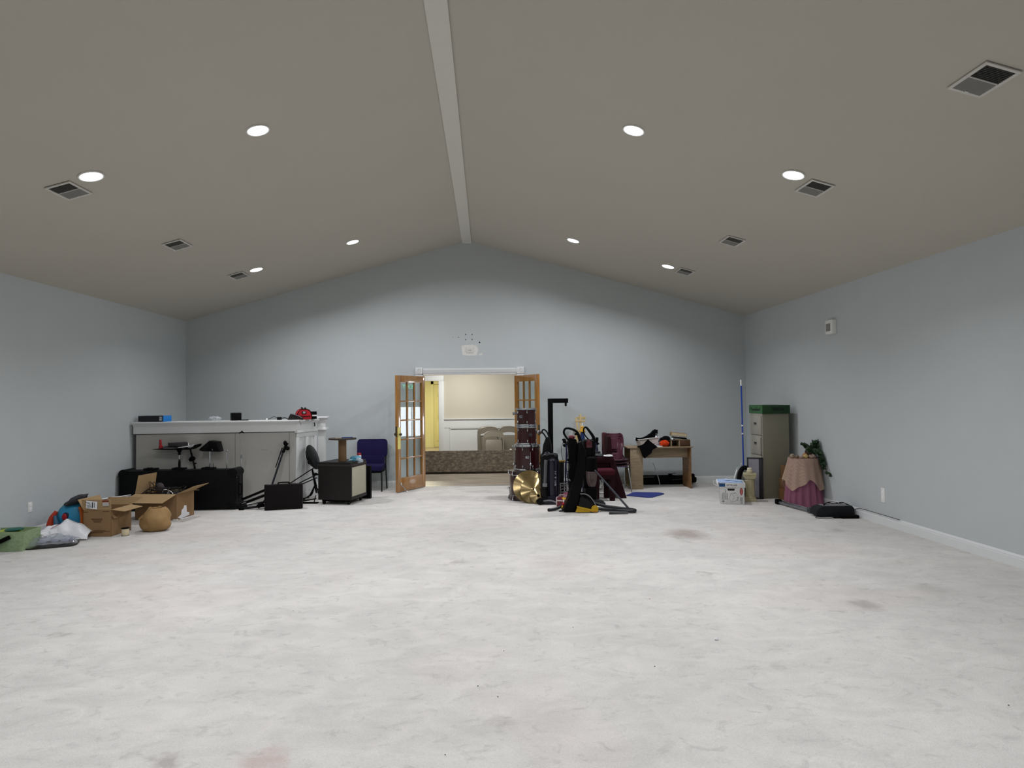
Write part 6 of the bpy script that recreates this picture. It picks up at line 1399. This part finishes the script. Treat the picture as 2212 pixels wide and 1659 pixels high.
for s_ in stems:
    P = spline(s_, 5); g.tube(P, .0025, seg=5)
    for k in range(1, len(P)):
        if len(s_) > 5 and k > 22 and k % 2: continue
        for _ in range(3 if k < 16 else 1):
            p = P[k] + Vector((rnd.uniform(-.03, .03), rnd.uniform(-.03, .03), rnd.uniform(-.02, .025)))
            s = rnd.uniform(.020, .036); M = T(*p) @ RZ(rnd.uniform(-1.2, 1.2)) @ RX(rnd.uniform(.5, 1.5)) @ RY(rnd.uniform(-.6, .6))
            if p.x + TX + .11 > XR - .03: M = T(XR - .05 - TX - .11 - p.x, 0, 0) @ M
            sh = [(0, -.9), (.5, -.6), (.95, -.35), (.62, 0), (.8, .5), (.35, .45), (0, 1.05), (-.35, .45), (-.8, .5), (-.62, 0), (-.95, -.35), (-.5, -.6)]
            cv = lv.bm.verts.new(M @ Vector((0, 0, .15 * s))); V = [lv.bm.verts.new(M @ Vector((x_ * s, y_ * s, -.1 * s * abs(x_)))) for x_, y_ in sh]
            for i in range(12): lv.bm.faces.new((cv, V[i], V[(i + 1) % 12]))
obj('stems', g, mat('ivy_stem', '#3d3a22', .7), t); obj('foliage', lv, iv, t, keepn=True)
# floor stuff by the right wall
t = thing('keyboard_stand', 'grey metal stand pole lying folded on the carpet before the table', 'stand', (4.46, 9.24, 0))
g = G(); g.tube([(-.085, .38, .03), (-.055, .1, .03), (.0, -.42, .04)], .019, seg=12); obj('lower_tube', g, steel, t)
g = G(); g.tube([(-.055, .37, .058), (-.02, .0, .052), (.03, -.40, .055)], .012, seg=10); obj('upper_tube', g, chrome, t)
g = G(); g.b2((-.12, .33, .0), (-.04, .42, .075), bev=.015); obj('end_foot', g, blackm, t)
g = G(); g.b2((-.03, -.46, .012), (.07, -.38, .085), bev=.012); g.cyl((-.045, -.42, .045), (.085, -.42, .045), .02, seg=12); obj('bracket', g, mat('bracket_grey', '#5d5f63', .4, metal=.5), t)
t = thing('equipment_bag', 'black padded equipment bag on the carpet against the right wall', 'bag', (4.645, 8.60, 0), rz=-.02)
g = G(); g.prism([(-.255, .03), (-.20, .0), (.24, .0), (.265, .03), (.265, .11), (.24, .145), (-.17, .145), (-.23, .12), (-.255, .07)], -.10, .10, bev=.025); obj('bag_body', g, mat('bag_black', '#0c0f13', .7, bump=.3, bscale=100), t)
obj('clear_window', G().b2((-.15, -.08, .146), (.20, .08, .151), bev=.004), mat('window_grey', '#77777b', .3), t)
g = G(); g.tube([(-.14, -.06, .15), (-.05, .02, .175), (.05, .0, .165), (.16, .03, .175), (.22, -.02, .15), (.27, -.02, .12)], .006, n=5); g.tube([(-.10, .04, .15), (.02, .06, .18), (.12, .05, .165), (.235, .05, .13), (.28, .02, .05)], .005, n=5); obj('straps', g, blackm, t)
t = thing('adapter_brick', 'flat black power brick in front of the equipment bag', 'adapter', (4.78, 8.42, 0), rz=-.03)
obj('brick', G().b2((-.11, -.035, 0), (.12, .04, .042), bev=.006), blackm, t); obj('plug_head', G().b2((-.20, -.01, 0), (-.10, .03, .024), bev=.006), black, t)
g = G(); g.tube([(-.19, .0, .012), (-.26, -.03, .008), (-.34, -.035, .006), (-.40, .0, .006), (-.42, .05, .006), (-.36, .09, .02)], .0035, n=5, seg=6); obj('cord', g, black, t)
t = thing('cable_run', 'thin black cable along the right baseboard', 'cable', (4.925, 8.50, 0)); g = G(); g.tube([(-.02, .05, .06), (.008, -.05, .122), (.010, -.4, .128), (.010, -.9, .127)], .004, n=4, seg=6); obj('cable', g, black, t); obj('plug', G().b2((-.035, .04, .045), (-.005, .07, .07), bev=.004), black, t)
# ------------------------------------------------------------------ hall furniture
t = thing('seminar_table', 'long mottled brown table on its side across the doorway in the hall', 'table', (-.34, 14.25, 0), rot=(-.02, 0, 0))
mt = bpy.data.materials.new('mottled_laminate'); mt.use_nodes = True
nt = mt.node_tree; N = nt.nodes; L = nt.links; b = N['Principled BSDF']; b.inputs['Roughness'].default_value = .5
tc = N.new('ShaderNodeTexCoord'); mp = N.new('ShaderNodeMapping'); mp.inputs['Scale'].default_value = (1, 1, 2); L.new(tc.outputs['Object'], mp.inputs[0])
nz = N.new('ShaderNodeTexNoise'); nz.inputs['Scale'].default_value = 11; nz.inputs['Detail'].default_value = 8; nz.inputs['Roughness'].default_value = .75; L.new(mp.outputs[0], nz.inputs['Vector'])
cr = N.new('ShaderNodeValToRGB'); e = cr.color_ramp.elements; e[0].position = .35; e[0].color = lin('#655c54'); e[1].position = .68; e[1].color = lin('#c7b89f'); q = e.new(.5); q.color = lin('#8b8074')
L.new(nz.outputs['Fac'], cr.inputs['Fac']); L.new(cr.outputs['Color'], b.inputs['Base Color'])
obj('tabletop', G().b2((-1.22, -.012, .035), (1.22, .012, .50), bev=.003), mt, t); obj('edge_band', G().b2((-1.22, -.016, .0), (1.22, .016, .038), bev=.003), mat('edge_brown', '#3b2d22', .5), t)
for x_ in (-.9, .9): obj('leg', G().b2((x_ - .02, .012, .05), (x_ + .02, .30, .09)), steel, t)
fcm = mat('folding_chair_taupe', '#7b7466', .4, metal=.15, var=.04)
def folding_chair(label, loc, lean, rz=0):
    t = thing('folding_chair', label, 'chair', loc, group='taupe metal folding chairs in the hall', rot=(lean, 0, rz))
    w_ = .22
    for s in (0,):
        g = G(); g.tube([(-w_, 0, 0), (-w_, 0, .5), (-w_, 0, .84), (-w_ + .05, 0, .93), (-w_ + .12, 0, .955), (0, 0, .96), (w_ - .12, 0, .955), (w_ - .05, 0, .93), (w_, 0, .84), (w_, 0, .5), (w_, 0, 0)], .0125, n=3); obj('front_frame', g, fcm, t)
    g = G(); g.tube([(-w_ + .03, .03, .02), (-w_ + .03, .035, .62)], .011); g.tube([(w_ - .03, .03, .02), (w_ - .03, .035, .62)], .011); g.tube([(-w_ + .03, .03, .12), (w_ - .03, .03, .12)], .009); obj('rear_frame', g, fcm, t)
    pl = [(-w_ + .01, .80)] + [(-w_ + .01 + (2 * w_ - .02) * k / 10, .795 + .035 * math.sin(PI * k / 10)) for k in range(11)] + [(w_ - .01, .85), (w_ - .05, .925), (w_ - .12, .95), (-w_ + .12, .95), (-w_ + .05, .925), (-w_ + .01, .85)]
    g = G(); g.prism(pl[1:], -.008, -.002); obj('backrest', g, fcm, t)
    g = G(); g.prism(rrect(2 * w_ - .06, .38, .05, 4, 0, .56), -.012, .004, bev=.004); obj('seat', g, fcm, t)
    g = G(); g.b2((.02, -.016, .40), (.07, -.011, .43), bev=.003); obj('clip_tag', g, white_pl, t)
    return t
c0 = folding_chair('rearmost of the four nested folding chairs on the left', (.02, 15.62, 0), -.10)
for k, (dx_, dy_, dz_) in enumerate(((.018, -.10, -.0), (.035, -.20, .0), (.055, -.30, .0))):
    dup(c0, (.02 + dx_, 15.62 + dy_, 0), None, ('second', 'third', 'frontmost')[k] + ' of the four nested folding chairs on the left')
d = dup(c0, (.16, 14.72, -.0), None, 'lowest folding chair, in front of the nested ones'); d.rotation_euler = (-.42, 0, -.02); d.location = (.165, 14.6, 0)
d = dup(c0, (.53, 15.62, 0), None, 'folding chair at the right, half hidden by the right door leaf')
d = dup(c0, (.535, 15.50, 0), None, 'front folding chair at the right, touching the door leaf in view')
# bits on the carpet
tag(crumple('paper_scrap', (.013, .010, .008), paper, loc=(1.52, 4.30, .007), seed=71), 'tiny white scrap of paper on the open carpet', 'scrap')
rnd = random.Random(77); g = G()
for (x_, y_) in ((-.06, 3.70), (.05, 3.56), (-4.13, 9.0), (-2.15, 9.9), (.6, 4.6), (1.0, 3.9), (-.2, 3.0), (1.3, 5.2), (2.7, 3.3), (.1, 4.2), (-1.5, 5.1), (3.1, 6.4)):
    g.box((x_, y_, .004), (rnd.uniform(.004, .009), .003, .003), RZ(rnd.uniform(0, 3)))
tag(obj('lint_specks', g, blackm), 'tiny dark lint specks scattered over the carpet', 'lint', kind='stuff')
